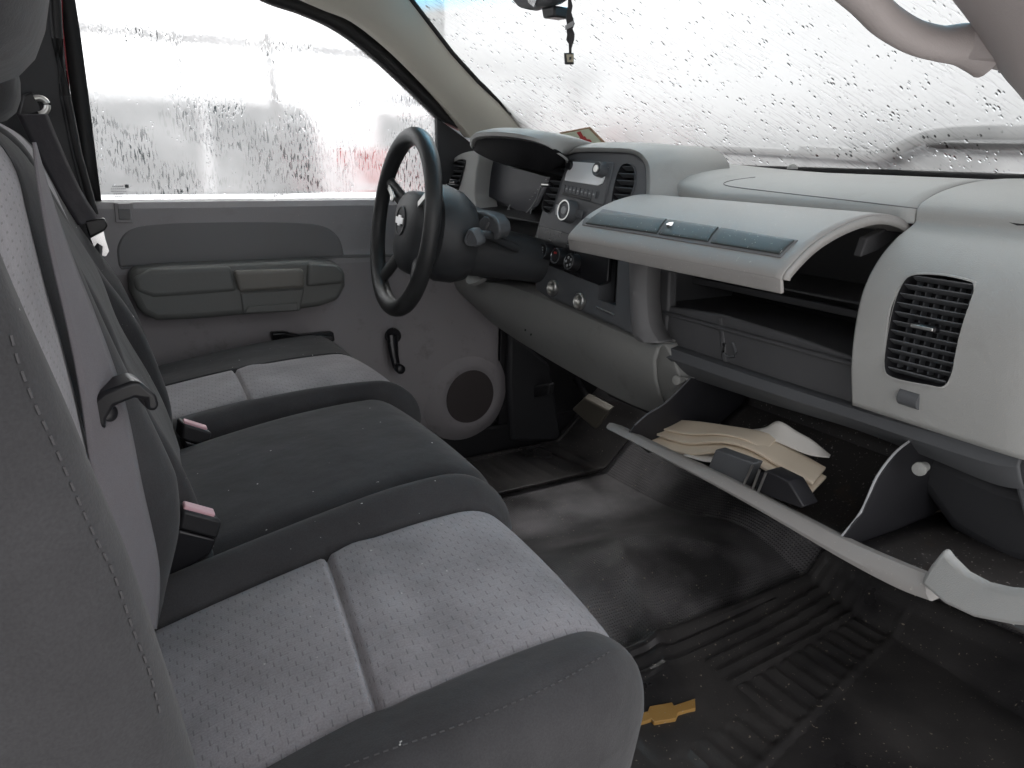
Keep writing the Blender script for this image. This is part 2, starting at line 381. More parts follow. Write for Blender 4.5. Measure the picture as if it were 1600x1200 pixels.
    m1 = N.new('ShaderNodeMixShader'); lk(t, mth(t, 'MULTIPLY', drop, pick), m1.inputs[0]); lk(t, rf.outputs[0], m1.inputs[1]); lk(t, dr.outputs[0], m1.inputs[2])
    m2 = N.new('ShaderNodeMixShader'); lk(t, fog, m2.inputs[0]); lk(t, m1.outputs[0], m2.inputs[1]); lk(t, f1.outputs[0], m2.inputs[2])
    gl = N.new('ShaderNodeBsdfGlossy'); gl.inputs['Roughness'].default_value = .03; fr = N.new('ShaderNodeFresnel'); fr.inputs[0].default_value = 1.3
    m3 = N.new('ShaderNodeMixShader'); lk(t, mth(t, 'MULTIPLY', fr.outputs[0], .5), m3.inputs[0]); lk(t, m2.outputs[0], m3.inputs[1]); lk(t, gl.outputs[0], m3.inputs[2])
    lk(t, m3.outputs[0], out.inputs[0]); return m
def outer_face(name):
    m = bpy.data.materials.new(name); m.use_nodes = True; t = m.node_tree; N = t.nodes; N.clear()
    out = N.new('ShaderNodeOutputMaterial'); rf = N.new('ShaderNodeBsdfRefraction'); rf.inputs['IOR'].default_value = 1.45; rf.inputs['Roughness'].default_value = 0
    lk(t, rf.outputs[0], out.inputs[0]); return m
def clear_glass(name):
    m = bpy.data.materials.new(name); m.use_nodes = True; t = m.node_tree; N = t.nodes; N.clear()
    out = N.new('ShaderNodeOutputMaterial'); tr = N.new('ShaderNodeBsdfTransparent'); tr.inputs[0].default_value = (.97, .98, .98, 1)
    gl = N.new('ShaderNodeBsdfGlossy'); gl.inputs['Roughness'].default_value = .02; fr = N.new('ShaderNodeFresnel'); fr.inputs[0].default_value = 1.3
    mx = N.new('ShaderNodeMixShader'); lk(t, fr.outputs[0], mx.inputs[0]); lk(t, tr.outputs[0], mx.inputs[1]); lk(t, gl.outputs[0], mx.inputs[2]); lk(t, mx.outputs[0], out.inputs[0])
    return m
G_side = fog_glass('misted_side_glass', 'side'); G_wind = fog_glass('misted_windshield', 'front'); G_clear = clear_glass('clear_glass'); G_outer = outer_face('glass_outer_face')
def rubber_mat(name, kind):
    m, t, b = mk(name); N = t.nodes; tc = N.new('ShaderNodeTexCoord')
    b.inputs['Roughness'].default_value = .38; b.inputs['Specular IOR Level'].default_value = .5
    n1 = N.new('ShaderNodeTexNoise'); n1.inputs['Scale'].default_value = 5; n1.inputs['Detail'].default_value = 7; lk(t, tc.outputs['Object'], n1.inputs['Vector'])
    r = N.new('ShaderNodeMapRange'); r.inputs['From Min'].default_value = .35; r.inputs['From Max'].default_value = .7; lk(t, n1.outputs['Fac'], r.inputs['Value'])
    mx = N.new('ShaderNodeMix'); mx.data_type = 'RGBA'; mx.inputs['A'].default_value = (.026, .025, .026, 1); mx.inputs['B'].default_value = (.07, .066, .064, 1) if kind != 'vinyl' else (.23, .222, .226, 1)
    lk(t, r.outputs[0], mx.inputs['Factor']); last = mx.outputs['Result']
    n3 = N.new('ShaderNodeTexNoise'); n3.inputs['Scale'].default_value = 170; n3.inputs['Detail'].default_value = 2; lk(t, tc.outputs['Object'], n3.inputs['Vector'])
    rp = N.new('ShaderNodeMapRange'); rp.inputs['From Min'].default_value = .69; rp.inputs['From Max'].default_value = .74; lk(t, n3.outputs['Fac'], rp.inputs['Value'])
    m2 = N.new('ShaderNodeMix'); m2.data_type = 'RGBA'; m2.inputs['B'].default_value = (.32, .28, .22, 1); lk(t, rp.outputs[0], m2.inputs['Factor']); lk(t, last, m2.inputs['A']); lk(t, m2.outputs['Result'], b.inputs['Base Color'])
    rr = N.new('ShaderNodeMapRange'); rr.inputs['To Min'].default_value = .16 if kind != 'vinyl' else .38; rr.inputs['To Max'].default_value = .5 if kind != 'vinyl' else .6; lk(t, n1.outputs['Fac'], rr.inputs['Value']); lk(t, rr.outputs[0], b.inputs['Roughness'])
    bp = N.new('ShaderNodeBump')
    if kind == 'vinyl':
        mp = N.new('ShaderNodeMapping'); mp.inputs['Rotation'].default_value = (0, 0, .78); lk(t, tc.outputs['Object'], mp.inputs[0])
        sp = N.new('ShaderNodeSeparateXYZ'); lk(t, mp.outputs[0], sp.inputs[0])
        a = mth(t, 'SINE', mth(t, 'MULTIPLY', sp.outputs[0], 2 * math.pi / .0075)); c = mth(t, 'SINE', mth(t, 'MULTIPLY', sp.outputs[1], 2 * math.pi / .0075))
        h = mth(t, 'POWER', mth(t, 'MAXIMUM', mth(t, 'MULTIPLY', a, c), 0.0), .5)
        bp.inputs['Strength'].default_value = 1; bp.inputs['Distance'].default_value = .0018; lk(t, h, bp.inputs['Height'])
    else:
        n2 = N.new('ShaderNodeTexNoise'); n2.inputs['Scale'].default_value = 300; lk(t, tc.outputs['Object'], n2.inputs['Vector'])
        bp.inputs['Strength'].default_value = .3; bp.inputs['Distance'].default_value = .001; lk(t, n2.outputs['Fac'], bp.inputs['Height'])
    lk(t, bp.outputs[0], b.inputs['Normal']); return m
M_vinyl = rubber_mat('vinyl_floor', 'vinyl'); M_mat = rubber_mat('rubber_mat', 'mat')

# ================================================================== CAB FLOOR (structure)
def floor_z(x, y):
    h = .09 * math.exp(-((y - .02) / .17) ** 2) * min(1, max(0, (1.55 - x) / .9 + .3))   # tunnel hump
    toe = max(0, x - 1.18) * .9
    fold = 0
    for (fx, fy, an, wd, hh, ln) in ((.80, -.10, 1.2, .016, .010, .16), (.72, -.06, .5, .014, .008, .14), (.93, -.13, .2, .018, .009, .18), (.98, .02, -.5, .016, .006, .15)):
        dx_, dy_ = x - fx, y - fy; a_ = dx_ * math.cos(an) + dy_ * math.sin(an); b_ = -dx_ * math.sin(an) + dy_ * math.cos(an)
        fold += hh * math.exp(-(b_ / wd) ** 2 - (a_ / ln) ** 2)
    return h + toe + fold + .004 * math.sin(9 * x + 4 * y) * math.sin(13 * y)
rows = [[Vector((x, y, floor_z(x, y))) for y in np.linspace(-.80, .76, 157)] for x in np.linspace(-.35, 1.62, 198)]
struct(grid('floor', rows, M_vinyl, sub=0))
struct(prism('floor_sill', [(-.35, -.80, -.02), (1.0, -.80, -.02), (1.0, -.80, -.12), (-.35, -.80, -.12)], (0, -.10, 0), M_black, bevel=.01))
struct(box('door_sill', (.60, .80, .02), (1.5, .09, .13), M_black, bevel=.01))
struct(box('firewall', (1.66, 0, .25), (.03, 1.6, .84), M_black))
struct(box('underfloor', (.62, 0, -.16), (2.0, 1.56, .04), M_black))

# ================================================================== FLOOR MATS
def ribbed_mat(name, corners, ribs, label, emblem=None, flip=False):
    t = thing(name, label, 'floor mat', corners[0])
    c = [Vector(q) for q in corners]      # 4 corners counter-clockwise: u along 0->1, v along 0->3
    def P(u, v, h=0):
        p = (c[0] * (1 - u) + c[1] * u) * (1 - v) + (c[3] * (1 - u) + c[2] * u) * v
        return Vector((p.x, p.y, floor_z(p.x, p.y) + .007 + h))
    NU, NV = 110, 110
    rows = []
    for i in range(NU + 1):
        r = []
        for j in range(NV + 1):
            u, v = i / NU, j / NV; r.append(P(u, v, ribs(u, v)))
        rows.append(r)
    grid('rubber_sheet', rows, M_mat, t, solid=.005, off=0)
    return t, P
def rib_pass(u, v):
    e = min(u, 1 - u, v, 1 - v)
    if e < .025: return .008
    if v < .44 + .24 * u: return .0 if v < .42 + .24 * u else .004
    if .24 < u < .50 and .66 < v < .90: return .002
    # long ribs following the two sides, cross ribs in the middle band ahead of the emblem
    bend = .05 * math.sin(u * 3.0)
    w_ = v + bend
    h = 0
    if w_ < .52 or w_ > .80: h = .0045 * max(0, math.sin(w_ * 2 * math.pi / .045)) ** .5 if abs(math.sin(w_ * 2 * math.pi / .045)) > 0 else 0
    elif .30 < u < .92: h = .0045 * (max(0, math.sin(u * 2 * math.pi / .042)) ** .5)
    return h
pm, PMP = ribbed_mat('floor_mat', [(.42, -.72, 0), (1.27, -.68, 0), (1.24, -.15, 0), (.42, -.17, 0)], rib_pass,
                     'black ribbed rubber floor mat with gold bowtie emblem on the passenger side')
# gold bowtie on the mat, outline unprojected on the mat's height
zt = .0190
bt = [(985, 1117), (1012, 1111), (1015, 1103), (1050, 1097), (1053, 1102), (1086, 1091), (1087, 1106), (1060, 1113), (1056, 1122), (1022, 1128), (1018, 1123), (990, 1132)]
pts = [U(a, b_, 'z', zt) for a, b_ in bt]
prism('bowtie_emblem', [p + Vector((0, 0, .0)) for p in pts], (0, 0, -.007), M_gold, pm, bevel=.001)
def rib_drv(u, v):
    e = min(u, 1 - u, v, 1 - v)
    if e < .03: return .008
    if .15 < v < .85 and .12 < u < .3: return .0045 * (max(0, math.sin(v * 2 * math.pi / .06)) ** .5)
    return .002 * (max(0, math.sin(u * 2 * math.pi / .06)) ** .5)
a_ = U(778, 765, 'z', .03); b__ = U(985, 716, 'z', .03)
ribbed_mat('floor_mat', [(.55, a_.y + .01, 0), (b__.x + .08, b__.y + .005, 0), (1.30, .73, 0), (.55, .73, 0)], rib_drv,
           'black rubber floor mat under the pedals on the driver side')

# ================================================================== SEATS
def cushion(name, parent, x0, x1, y0, y1, z0, z1, pan=None, bol=.022, seam=None, h=.17, mats=None, crown=.006, nose=.075, skew=0, front=None, bolf=None):
    """seat cushion: rows along the length, columns across. pan = (ya_rear, yb_rear, ya_front, yb_front) edges of the pale panel"""
    prof = []                                     # (x, z, t) over the top then down the nose
    L = x1 - x0
    xm = (seam[0] + seam[1]) / 2 if seam else None
    xs_ = list(np.linspace(x0, x1 - nose, 40))
    if seam:
        xs_ = [x for x in xs_ if abs(x - xm) > .016] + [xm + q for q in (-.014, -.009, -.006, -.0035, -.0015, 0, .0015, .0035, .006, .009, .014)]; xs_.sort()
    for x in xs_:
        s = (x - x0) / (L - nose); prof.append((x, z0 + (z1 - z0) * math.sin(s * math.pi / 2) ** 1.0, 0))
    NT = len(prof)
    for k in range(1, 15):
        a = math.pi / 2 * k / 14; prof.append((x1 - nose + nose * math.sin(a), z1 - nose * (1 - math.cos(a)), a))
    for k in range(1, 6): prof.append((x1 - .010 * k, z1 - nose - (h - nose) * k / 5, math.pi / 2))
    W = y1 - y0
    def cols(s):
        if pan:
            ya = pan[0] + (pan[2] - pan[0]) * min(1, s * 1.25); yb = pan[1] + (pan[3] - pan[1]) * min(1, s * 1.25)
            n1, n2 = 14, 22
            return [y0 + (ya - y0) * k / n1 for k in range(n1)] + [ya - .0035] + [ya + (yb - ya) * k / n2 for k in range(n2 + 1)] + [yb + .0035] + [yb + (y1 - yb) * k / n1 for k in range(1, n1 + 1)], ya, yb
        return [y0 + W * k / 40 for k in range(41)], None, None
    rows = []; NP = len(prof)
    for i, (x, z, a) in enumerate(prof):
        s = i / (NP - 1); ys, ya, yb = cols(s); r = []
        ys = sorted(ys)
        for y in ys:
            d = min(y - y0, y1 - y); e = max(0, 1 - d / .045)
            dz = -.045 * (1 - math.sqrt(max(0, 1 - e * e)))            # rounded sides
            if pan:
                if ya - 1e-5 <= y <= yb + 1e-5:
                    q = min(1, max(0, (y - ya) / (yb - ya))); dz += crown * math.sin(q * math.pi) ** .6 - .001
                    if min(y - ya, yb - y) < 1e-4: dz -= .004
                else:
                    q = (ya - y) / (ya - y0) if y < ya else (y - yb) / (y1 - yb)
                    dz += (bol if (y < ya or bolf is None) else bolf) * math.sin(min(1, q * 1.35) * math.pi * .62)
            else: dz += crown * math.sin((y - y0) / W * math.pi) ** .7
            if seam:
                dd = x - xm
                if pan and ya - 1e-5 <= y <= yb + 1e-5: dz -= .0075 * math.exp(-(dd / .0030) ** 2) - .004 * math.exp(-((dd - .03) / .02) ** 2)
            nx = math.sin(a); nz = math.cos(a)
            yy = y; skx = (seam[1] - seam[0]) * ((y - y0) / W - .5) * math.exp(-((x - xm) / .12) ** 2) if seam else 0
            if front: skx += front(y) * min(1, max(0, (x - x0) / L)) ** 2.5
            r.append(Vector((x + dz * nx + skx, yy, z + dz * nz)))
        # sides down
        lo = Vector((r[0].x, y0 + .004, min(r[0].z, z0) - .13)); hi = Vector((r[-1].x, y1 - .004, min(r[-1].z, z0) - .13))
        if i > NT + 13: lo = Vector((r[0].x, y0 + .004, r[0].z - .01)); hi = Vector((r[-1].x, y1 - .004, r[-1].z - .01))
        r = [lo] + r + [hi]; rows.append(r)
    if pan:
        j0, j1 = 1 + 15, 1 + 15 + 22
        fm = lambda i, j: 1 if j0 <= j < j1 else 0
    else: fm = lambda i, j: 0
    return grid(name, rows, mats or [M_dark, M_light], parent, fm=fm)
def backrest(name, parent, stations, y0, y1, t=.12, pan=None, mats=None, rnd=.03):
    """stations: (z, x near edge, x far edge, depth of the recess between the bolsters) - the front of the bolsters"""
    zz = [q[0] for q in stations]; st = cr([Vector((q[1], q[2], q[0])) for q in stations], 6); bl = [interp(p.z, zz, [q[3] for q in stations]) for p in st]
    W = y1 - y0; rows = []
    if pan: pa, pb = pan
    for i, p in enumerate(st):
        top = max(0, 1 - (st[-1].z - p.z) / .06); sh = .05 * (1 - math.sqrt(max(0, 1 - top * top)))
        if pan: ys = list(np.linspace(y0, pa - .003, 12)) + list(np.linspace(pa, pb, 16)) + list(np.linspace(pb + .003, y1, 12))
        else: ys = list(np.linspace(y0, y1, 40))
        r = []
        for y in ys:
            xb = p.x + (p.y - p.x) * (y - y0) / W
            d = min(y - y0, y1 - y); e = max(0, 1 - d / rnd); dx = -rnd * (1 - math.sqrt(max(0, 1 - e * e)))
            if pan:
                if pa - 1e-5 <= y <= pb + 1e-5: q = (y - pa) / (pb - pa); dx += -bl[i] + .006 * math.sin(min(1, max(0, q)) * math.pi) - (.003 if min(y - pa, pb - y) < 1e-4 else 0)
                else:
                    q = (pa - y) / (pa - y0) if y < pa else (y - pb) / (y1 - pb)
                    dx -= bl[i] * (1 - math.sin(min(1, q * 1.5) * math.pi / 2))
            else: dx -= .008 * math.sin((y - y0) / W * math.pi)
            yy = y + (sh if y < (y0 + y1) / 2 else -sh) * (abs(y - (y0 + y1) / 2) / (W / 2))
            r.append(Vector((xb + dx - sh * .8, yy, p.z)))
        tt = t - sh * 1.2; xn, xf = p.x, p.y
        back = [Vector((xf - tt, y1 - .01 - sh, p.z)), Vector((xf - tt - .015, y1 - .05 - sh, p.z)), Vector(((xn + xf) / 2 - tt - .02, (y0 + y1) / 2, p.z)),
                Vector((xn - tt - .015, y0 + .05 + sh, p.z)), Vector((xn - tt, y0 + .01 + sh, p.z))]
        rows.append(r + back)
    if pan: fm = lambda i, j: 1 if i >= 0 and 12 <= j < 27 else 0
    else: fm = lambda i, j: 0
    return grid(name, rows, mats or [M_dark, M_light], parent, fm=fm, closed_v=True, caps=True)
def headrest(parent, pts_front, yc, wdt, name='headrest', t=.09):
    rows = []
    for (z, x, hw) in pts_front:
        r = []
        for k in range(28):
            a = 2 * math.pi * k / 28; ca, sa = math.cos(a), math.sin(a)
            sgn = lambda v: (abs(v) ** .65) * (1 if v > 0 else -1)
            r.append(Vector((x - t / 2 + t / 2 * sgn(ca) * min(1, hw * 1.3), yc + wdt / 2 * hw * sgn(sa), z)))
        rows.append(r)
    return grid(name, rows, M_dark, parent, closed_v=True, caps=True, sub=1)

# --- passenger seat
ps = thing('passenger_seat', 'nearest truck seat, light grey ticked cloth centre panel with dark cloth bolsters', 'seat', (.2, -.42, 0), 'truck seats')
pcush = cushion('cushion', ps, -.02, 0.418, -.592, -.185, .368, .43, pan=(-.49, -.255, -.517, -.262), bol=.012, bolf=.026, front=lambda y: -.028 * min(1, max(0, (-.24 - y) / .28)) - .05 * max(0, (-.50 - y) / .092) ** 2, seam=(.150, .205), h=.27, nose=.07)
pback = backrest('backrest', ps, [(.34, .030, .03, .04), (.395, .028, .040, .045), (.46, .024, .062, .055), (.505, .020, .067, .056), (.54, .018, .061, .052), (.642, .006, .031, .034), (.69, -.003, .018, .026), (.722, -.009, .010, .022), (.767, -.019, -.003, .013), (.817, -.030, -.015, .005), (.85, -.045, -.035, .003)], -.665, -.195, t=.13, pan=(-.56, -.300))
headrest(ps, [(.846, -.025, .25), (.852, -.008, .62), (.866, .003, .85), (.90, .014, .97), (.96, .022, 1), (1.03, .015, .93), (1.08, -.005, .7), (1.09, -.02, .3)], -.43, .30)
tube('headrest_post', [(-.045, -.38, .80), (-.04, -.38, .88)], .007, M_satin, ps)
tube('headrest_post', [(-.045, -.48, .80), (-.04, -.48, .88)], .007, M_satin, ps)
box('seat_base', (.2, -.42, .12), (.42, .44, .18), M_black, ps, bevel=.01)
# --- middle seat
ms = thing('middle_seat', 'narrow dark cloth middle seat between the two light panelled seats', 'seat', (.2, 0, 0), 'truck seats')
cushion('cushion', ms, .05, .455, -.187, .187, .385, .43, bol=0, crown=.008, h=.24, nose=.065)
backrest('backrest', ms, [(.34, .105, .118, 0), (.446, .090, .101, 0), (.51, .074, .083, 0), (.59, .045, .053, 0), (.665, .028, .036, 0), (.735, .004, .006, 0), (.78, -.012, -.010, 0), (.815, -.030, -.026, 0), (.84, -.05, -.05, 0)], -.19, .188, t=.14)
headrest(ms, [(.835, -.035, .3), (.84, -.022, .6), (.86, -.015, .8), (.90, -.015, .9), (.93, -.025, .8), (.94, -.04, .4)], 0, .24, t=.08)
box('seat_base', (.22, 0, .12), (.38, .30, .16), M_black, ms, bevel=.01)
# --- driver seat
ds = thing('driver_seat', 'farthest truck seat beside the driver door, light panel and dark bolsters', 'seat', (.2, .42, 0), 'truck seats')
cushion('cushion', ds, .05, .505, .190, .665, .385, .43, pan=(.305, .50, .225, .465), bol=.018, bolf=.004, seam=(.225, .262), h=.24, nose=.07)
backrest('backrest', ds, [(.34, .10, .112, .02), (.391, .105, .113, .025), (.46, .105, .116, .03), (.552, .085, .091, .03), (.60, .066, .071, .03), (.654, .038, .041, .02), (.70, .018, .020, .012), (.76, -.004, -.002, .006), (.827, -.03, -.027, .004), (.86, -.055, -.055, .003)], .192, .665, pan=(.30, .56))
headrest(ds, [(.852, -.08, .25), (.86, -.065, .62), (.885, -.05, .85), (.93, -.04, .97), (.99, -.04, 1), (1.05, -.05, .93), (1.09, -.07, .7), (1.10, -.08, .3)], .43, .28)
box('seat_base', (.24, .42, .12), (.42, .42, .16), M_black, ds, bevel=.01)
def stitches(name, obj, px, mat, parent, step=.0062):
    P = [on_mesh([obj], a, c, .0006) for a, c in [tuple(v[:2]) for v in cr([Vector((a, c, 0)) for a, c in px], 40)]]
    P = [p for p in P if p]; out = []; acc = 0
    for a, b in zip(P[:-1], P[1:]):
        if (b - a).length > .03: continue
        acc += (b - a).length
        if acc > step:
            acc = 0; d = (b - a).normalized() if (b - a).length > 1e-6 else Vector((1, 0, 0)); out.append((a, (.0036, .0010, .0007), basis(d, Vector((0.1, .9, .3)))))
    return multi_box(name, out, mat, parent, bevel=0)
M_thread = plastic('thread_grey', (.068, .066, .069), .8, 0, 300, .1)
stitches('stitching', pcush, [(470, 1230), (560, 1190), (700, 1140), (800, 1100), (880, 1062), (950, 1020)], M_thread, ps)
stitches('stitching', pback, [(10, 505), (30, 575), (56, 639), (81, 691), (112, 762), (146, 837), (176, 897), (205, 980), (232, 1050), (250, 1120)], M_thread, ps)

# ================================================================== SEAT BELTS
def ribbon(name, L, R, mat, parent, th=.0014, n=10):
    L = cr(L, n); R = cr(R, n)
    rows = [[L[i].lerp(R[i], k / 6) for k in range(7)] for i in range(len(L))]
    return grid(name, rows, mat, parent, solid=th, off=0)
pb = thing('seat_belt', 'grey lilac belt webbing with black latch tongue over the passenger backrest', 'seat belt', (.02, -.35, .7), 'seat belts')
yl, yr = -.375, -.325
Lp = [(40, 222), (48, 290), (68, 397), (96, 517), (116, 620), (138, 760), (178, 880), (205, 985)]
Rp = [(44, 222), (70, 310), (108, 417), (140, 497), (183, 620), (213, 760), (240, 890), (236, 985)]
ribbon('webbing', [U(*q, 'y', yl) + Vector((.004, 0, 0)) for q in Lp], [U(*q, 'y', yr) + Vector((.004, 0, 0)) for q in Rp], M_belt, pb)
tg = [(97, 632), (120, 612), (165, 596), (180, 595), (206, 618), (212, 633), (205, 643), (190, 640), (188, 624), (172, 622), (140, 634), (127, 655), (128, 672), (112, 664), (98, 648)]
prism('tongue_grip', [U(a, b_, 'y', -.35) + Vector((.016, -.01, 0)) for a, b_ in tg], (-.004, .03, 0), M_blackg, pb, bevel=.003)
lathe('stop_button', [(0, .006), (.003, .0062), (.004, .005), (.0042, .001)], U(152, 648, 'y', -.352) + Vector((.007, 0, 0)), Vector((.55, -.8, .1)), M_blackg, pb, n=20)
prism('tongue_blade', [U(a, b_, 'y', -.32) for a, b_ in [(192, 672), (200, 680), (210, 704), (210, 718), (205, 716), (200, 700)]], (0, .003, 0), M_chrome, pb, bevel=.001)

db = thing('seat_belt', 'dark belt webbing hanging with shiny open tongue beside the driver door', 'seat belt', (.05, .66, .9), 'seat belts')
ribbon('webbing', [U(a, b_, 'y', .60) for a, b_ in [(26, 178), (55, 235), (90, 300), (122, 352)]], [U(a, b_, 'y', .645) for a, b_ in [(74, 178), (100, 240), (128, 300), (157, 345)]], M_beltd, db)
prism('tongue_grip', [U(a, b_, 'y', .615) for a, b_ in [(132, 346), (163, 340), (169, 353), (164, 360), (140, 372)]], (.0, .012, 0), M_blackg, db, bevel=.003)
loop = [U(a, b_, 'y', .612) for a, b_ in [(141, 372), (162, 361), (165, 373), (171, 392), (166, 401), (159, 400), (160, 385), (152, 380), (147, 387)]]
prism('tongue_blade', loop, (0, .003, 0), M_chrome, db, bevel=.0006)
ring = [U(60 + 14 * math.cos(a), 166 + 13 * math.sin(a), 'y', .70) for a in np.linspace(-2.0, 1.5, 14)]
tube('guide_ring', ring, .006, M_satin, db, n=10)
prism('guide_cover', [U(a, b_, 'y', .705) for a, b_ in [(35, 148), (50, 143), (62, 158), (68, 175), (48, 182), (28, 182)]], (0, .02, 0), M_blackg, db, bevel=.004)

def make_buckle(label, yv, front, low):
    o = thing('belt_buckle', label, 'belt buckle', U(*front[0], 'y', yv), 'belt buckles')
    F = [U(a, c, 'y', yv) for a, c in front]; Lw = [U(a, c, 'y', yv) for a, c in low]
    prism('stalk', Lw, (-.005, .022, 0), M_blackg, o, bevel=.003)
    prism('housing', [p + Vector((0, -.002, 0)) for p in F], (-.006, .026, .004), M_black, o, bevel=.003)
    n = (F[1] - F[0]).normalized(); up = (F[0] - F[3]).normalized()
    cpt = F[0].lerp(F[1], .5) + Vector((-.003, .010, .002)) + up * .0008
    box('release_button', cpt, ((F[1] - F[0]).length * .80, .014, .0055), M_pink, o, rot=basis(n, Vector((-.2, 1, .15))), bevel=.0015)
    return o
make_buckle('taller black buckle with pink button, in the gap nearest the passenger seat', -.208,
            [(287, 797), (347, 813), (340, 842), (278, 826)], [(278, 827), (340, 843), (330, 866), (250, 920), (262, 880)])
make_buckle('shorter black buckle with ribbed pink button beside the driver seat', .165,
            [(287, 662), (332, 676), (325, 699), (284, 686)], [(288, 688), (325, 699), (322, 725), (318, 742), (300, 730)])

# ================================================================== DRIVER DOOR
dd = thing('driver_door', 'closed grey driver door with misted window and window crank', 'door', (.5, .78, 0))
YD = .76
def DP(px, py, y=YD): return U(px, py, 'y', y)
# trim panel: loft across height following the door's gentle curvature
def door_outline(): return None
zs = [.716, .712, .700, .66, .60, .585, .50, .35, .2, .12, .08]
yo = [.775, .752, .742, .745, .750, .748, .748, .752, .755, .765, .79]
rows = []
for z_, y_ in zip(zs, yo):
    r = []
    for x_ in np.linspace(.045, 1.005, 40):
        bul = .02 * math.exp(-((x_ - .86) / .14) ** 2 - ((z_ - .22) / .14) ** 2)
        r.append(Vector((x_, y_ - bul - (.0 if x_ < .97 else -.03 * ((x_ - .97) / .035) ** 2), z_)))
    rows.append(r)
rows2 = []
for i in range(len(rows) - 1):
    for k in range(5): rows2.append([rows[i][j].lerp(rows[i + 1][j], k / 5) for j in range(40)])
rows2.append(rows[-1])
grid('trim_panel', rows2, [M_dashdoor, M_doorlow], dd, fm=lambda i, j: 1 if i >= 26 else 0, solid=.02, off=-1)
# inset soft panel (sunk a little, darker)
ins = cr([DP(a, c, .744) for a, c in [(186, 417), (184, 385), (200, 360), (240, 349), (340, 345), (450, 346), (505, 353), (530, 372), (538, 398)]], 5)
ins += cr([DP(a, c, .744) for a, c in [(538, 401), (400, 408), (300, 413), (190, 418)]], 4)
prism('inset_panel', ins, (0, .02, 0), M_inset, dd, bevel=.004)
prism('inset_lower_strip', [DP(a, c, .7455) for a, c in [(535, 398), (700, 396), (700, 400), (535, 403), (190, 421), (186, 416)]], (0, .02, 0), M_inset, dd, bevel=.001)
# armrest: long rounded pod
YA = .672
def pod(name, outl, y0, y1, mat, parent, bev=.014, segs=5):
    return prism(name, [U(a, c, 'y', y0) for a, c in outl], (0, y1 - y0, 0), mat, parent, bevel=bev, segs=segs)
am = pod('armrest', [(203, 432), (215, 422), (260, 417), (370, 413), (480, 408), (525, 411), (541, 424), (541, 448), (530, 470), (500, 480), (420, 490), (300, 500), (245, 502), (220, 490), (205, 460)], YA, .75, M_arm, dd)
pod('armrest_pad', [(207, 434), (235, 421), (362, 416), (372, 456), (300, 462), (240, 466), (212, 456)], YA - .005, .70, M_arm, am, bev=.010)
pod('armrest_pad', [(482, 411), (525, 414), (539, 427), (538, 443), (480, 449)], YA - .010, .70, M_arm, am, bev=.009)
# pull handle in the middle with its cup
pod('pull_handle', [(366, 424), (475, 420), (478, 450), (374, 457)], YA - .014, .70, M_armtop, am, bev=.008)
pod('pull_cup', [(376, 458), (476, 451), (469, 486), (380, 491)], YA - .004, .70, M_arm, am, bev=.004)
pod('cup_lip', [(388, 479), (466, 473), (466, 486), (382, 490)], YA - .008, .70, M_arm, am, bev=.003)
multi_box('cup_pocket', [(U(421, 419, 'y', YA + .02), (.13, .03, .012), None)], M_black, am, bevel=.004)
# inner door handle (black lever)
pod('door_lever_bezel', [(424, 520), (445, 519), (470, 524), (522, 519), (524, 534), (480, 540), (440, 548), (428, 540)], .728, .75, M_blackg, dd, bev=.005)
pod('door_lever', [(448, 531), (472, 528), (521, 524), (520, 531), (480, 538), (452, 541)], .716, .73, M_blackg, dd, bev=.003)
# window crank
cp = U(614, 528, 'y', .742)
wc = tube('window_crank', [U(613, 524, 'y', .722), U(614, 540, 'y', .715), U(616, 556, 'y', .708), U(620, 574, 'y', .704)], [.015, .0135, .0115, .010], M_blackg, dd, n=16, ell=.6, up=Vector((0, 1, 0)))
lathe('crank_knob', [(0, .009), (.002, .011), (.022, .012), (.026, .010), (.028, .004)], U(621, 574, 'y', .702), (0, -1, 0), M_blackg, wc, n=20)
lathe('crank_boss', [(0, .020), (.012, .019), (.018, .016)], U(613, 524, 'y', .745), (0, -1, 0), M_blackg, wc, n=24)
# lock button plate
pod('lock_bezel', [(178, 317), (208, 317), (208, 348), (181, 348)], .738, .75, M_dashdoor, dd, bev=.002)
pod('lock_recess', [(184, 318), (203, 318), (204, 343), (186, 343)], .735, .75, M_inset, dd, bev=.001)
pod('lock_slider', [(184, 318), (203, 318), (203, 327), (185, 327)], .732, .745, M_dashdoor, dd, bev=.001)
# speaker: raised surround ring and mesh
sc_ = U(739, 622, 'y', .72); 
lathe('speaker_surround', [(-.040, .135), (-.026, .118), (-.015, .100), (-.011, .088), (-.012, .080), (-.014, .075)], sc_ , (0.06, -1, .0), M_doorlow, dd, n=48)
lathe('speaker_grille', [(-.016, .0745), (-.011, .073), (-.010, .06), (-.009, .001)], sc_, (0.06, -1, .0), M_speaker, dd, n=48)
# window frame: black seal strip following the glass outline
gl = [(158, 313), (150, 250), (138, 150), (126, 60), (114, -20), (104, -90)]
arc = [(360, -25), (420, 5), (470, 22), (520, 45), (570, 80), (620, 125), (655, 158), (683, 186)]
YG = .775
gpath = cr([DP(a, c, YG) for a, c in arc], 6)
oarc = [(395, -35), (450, -4), (500, 12), (548, 30), (600, 70), (650, 118), (695, 165), (735, 212)]
opath = cr([DP(a, c, YG) for a, c in oarc], 6)
top_i = [DP(104, -90, YG), DP(220, -90, YG), DP(300, -55, YG)]; top_o = [DP(60, -130, YG), DP(240, -125, YG), DP(325, -80, YG)]
grid('window_frame', [[a, b_] for a, b_ in zip(top_i[1:] + gpath, top_o[1:] + opath)], M_seal, dd, solid=.03, off=0)
grid('window_frame', [[DP(a - 27 + (c > 200) * 0, c, YG), DP(a, c, YG)] for a, c in gl], M_seal, dd, solid=.03, off=0)
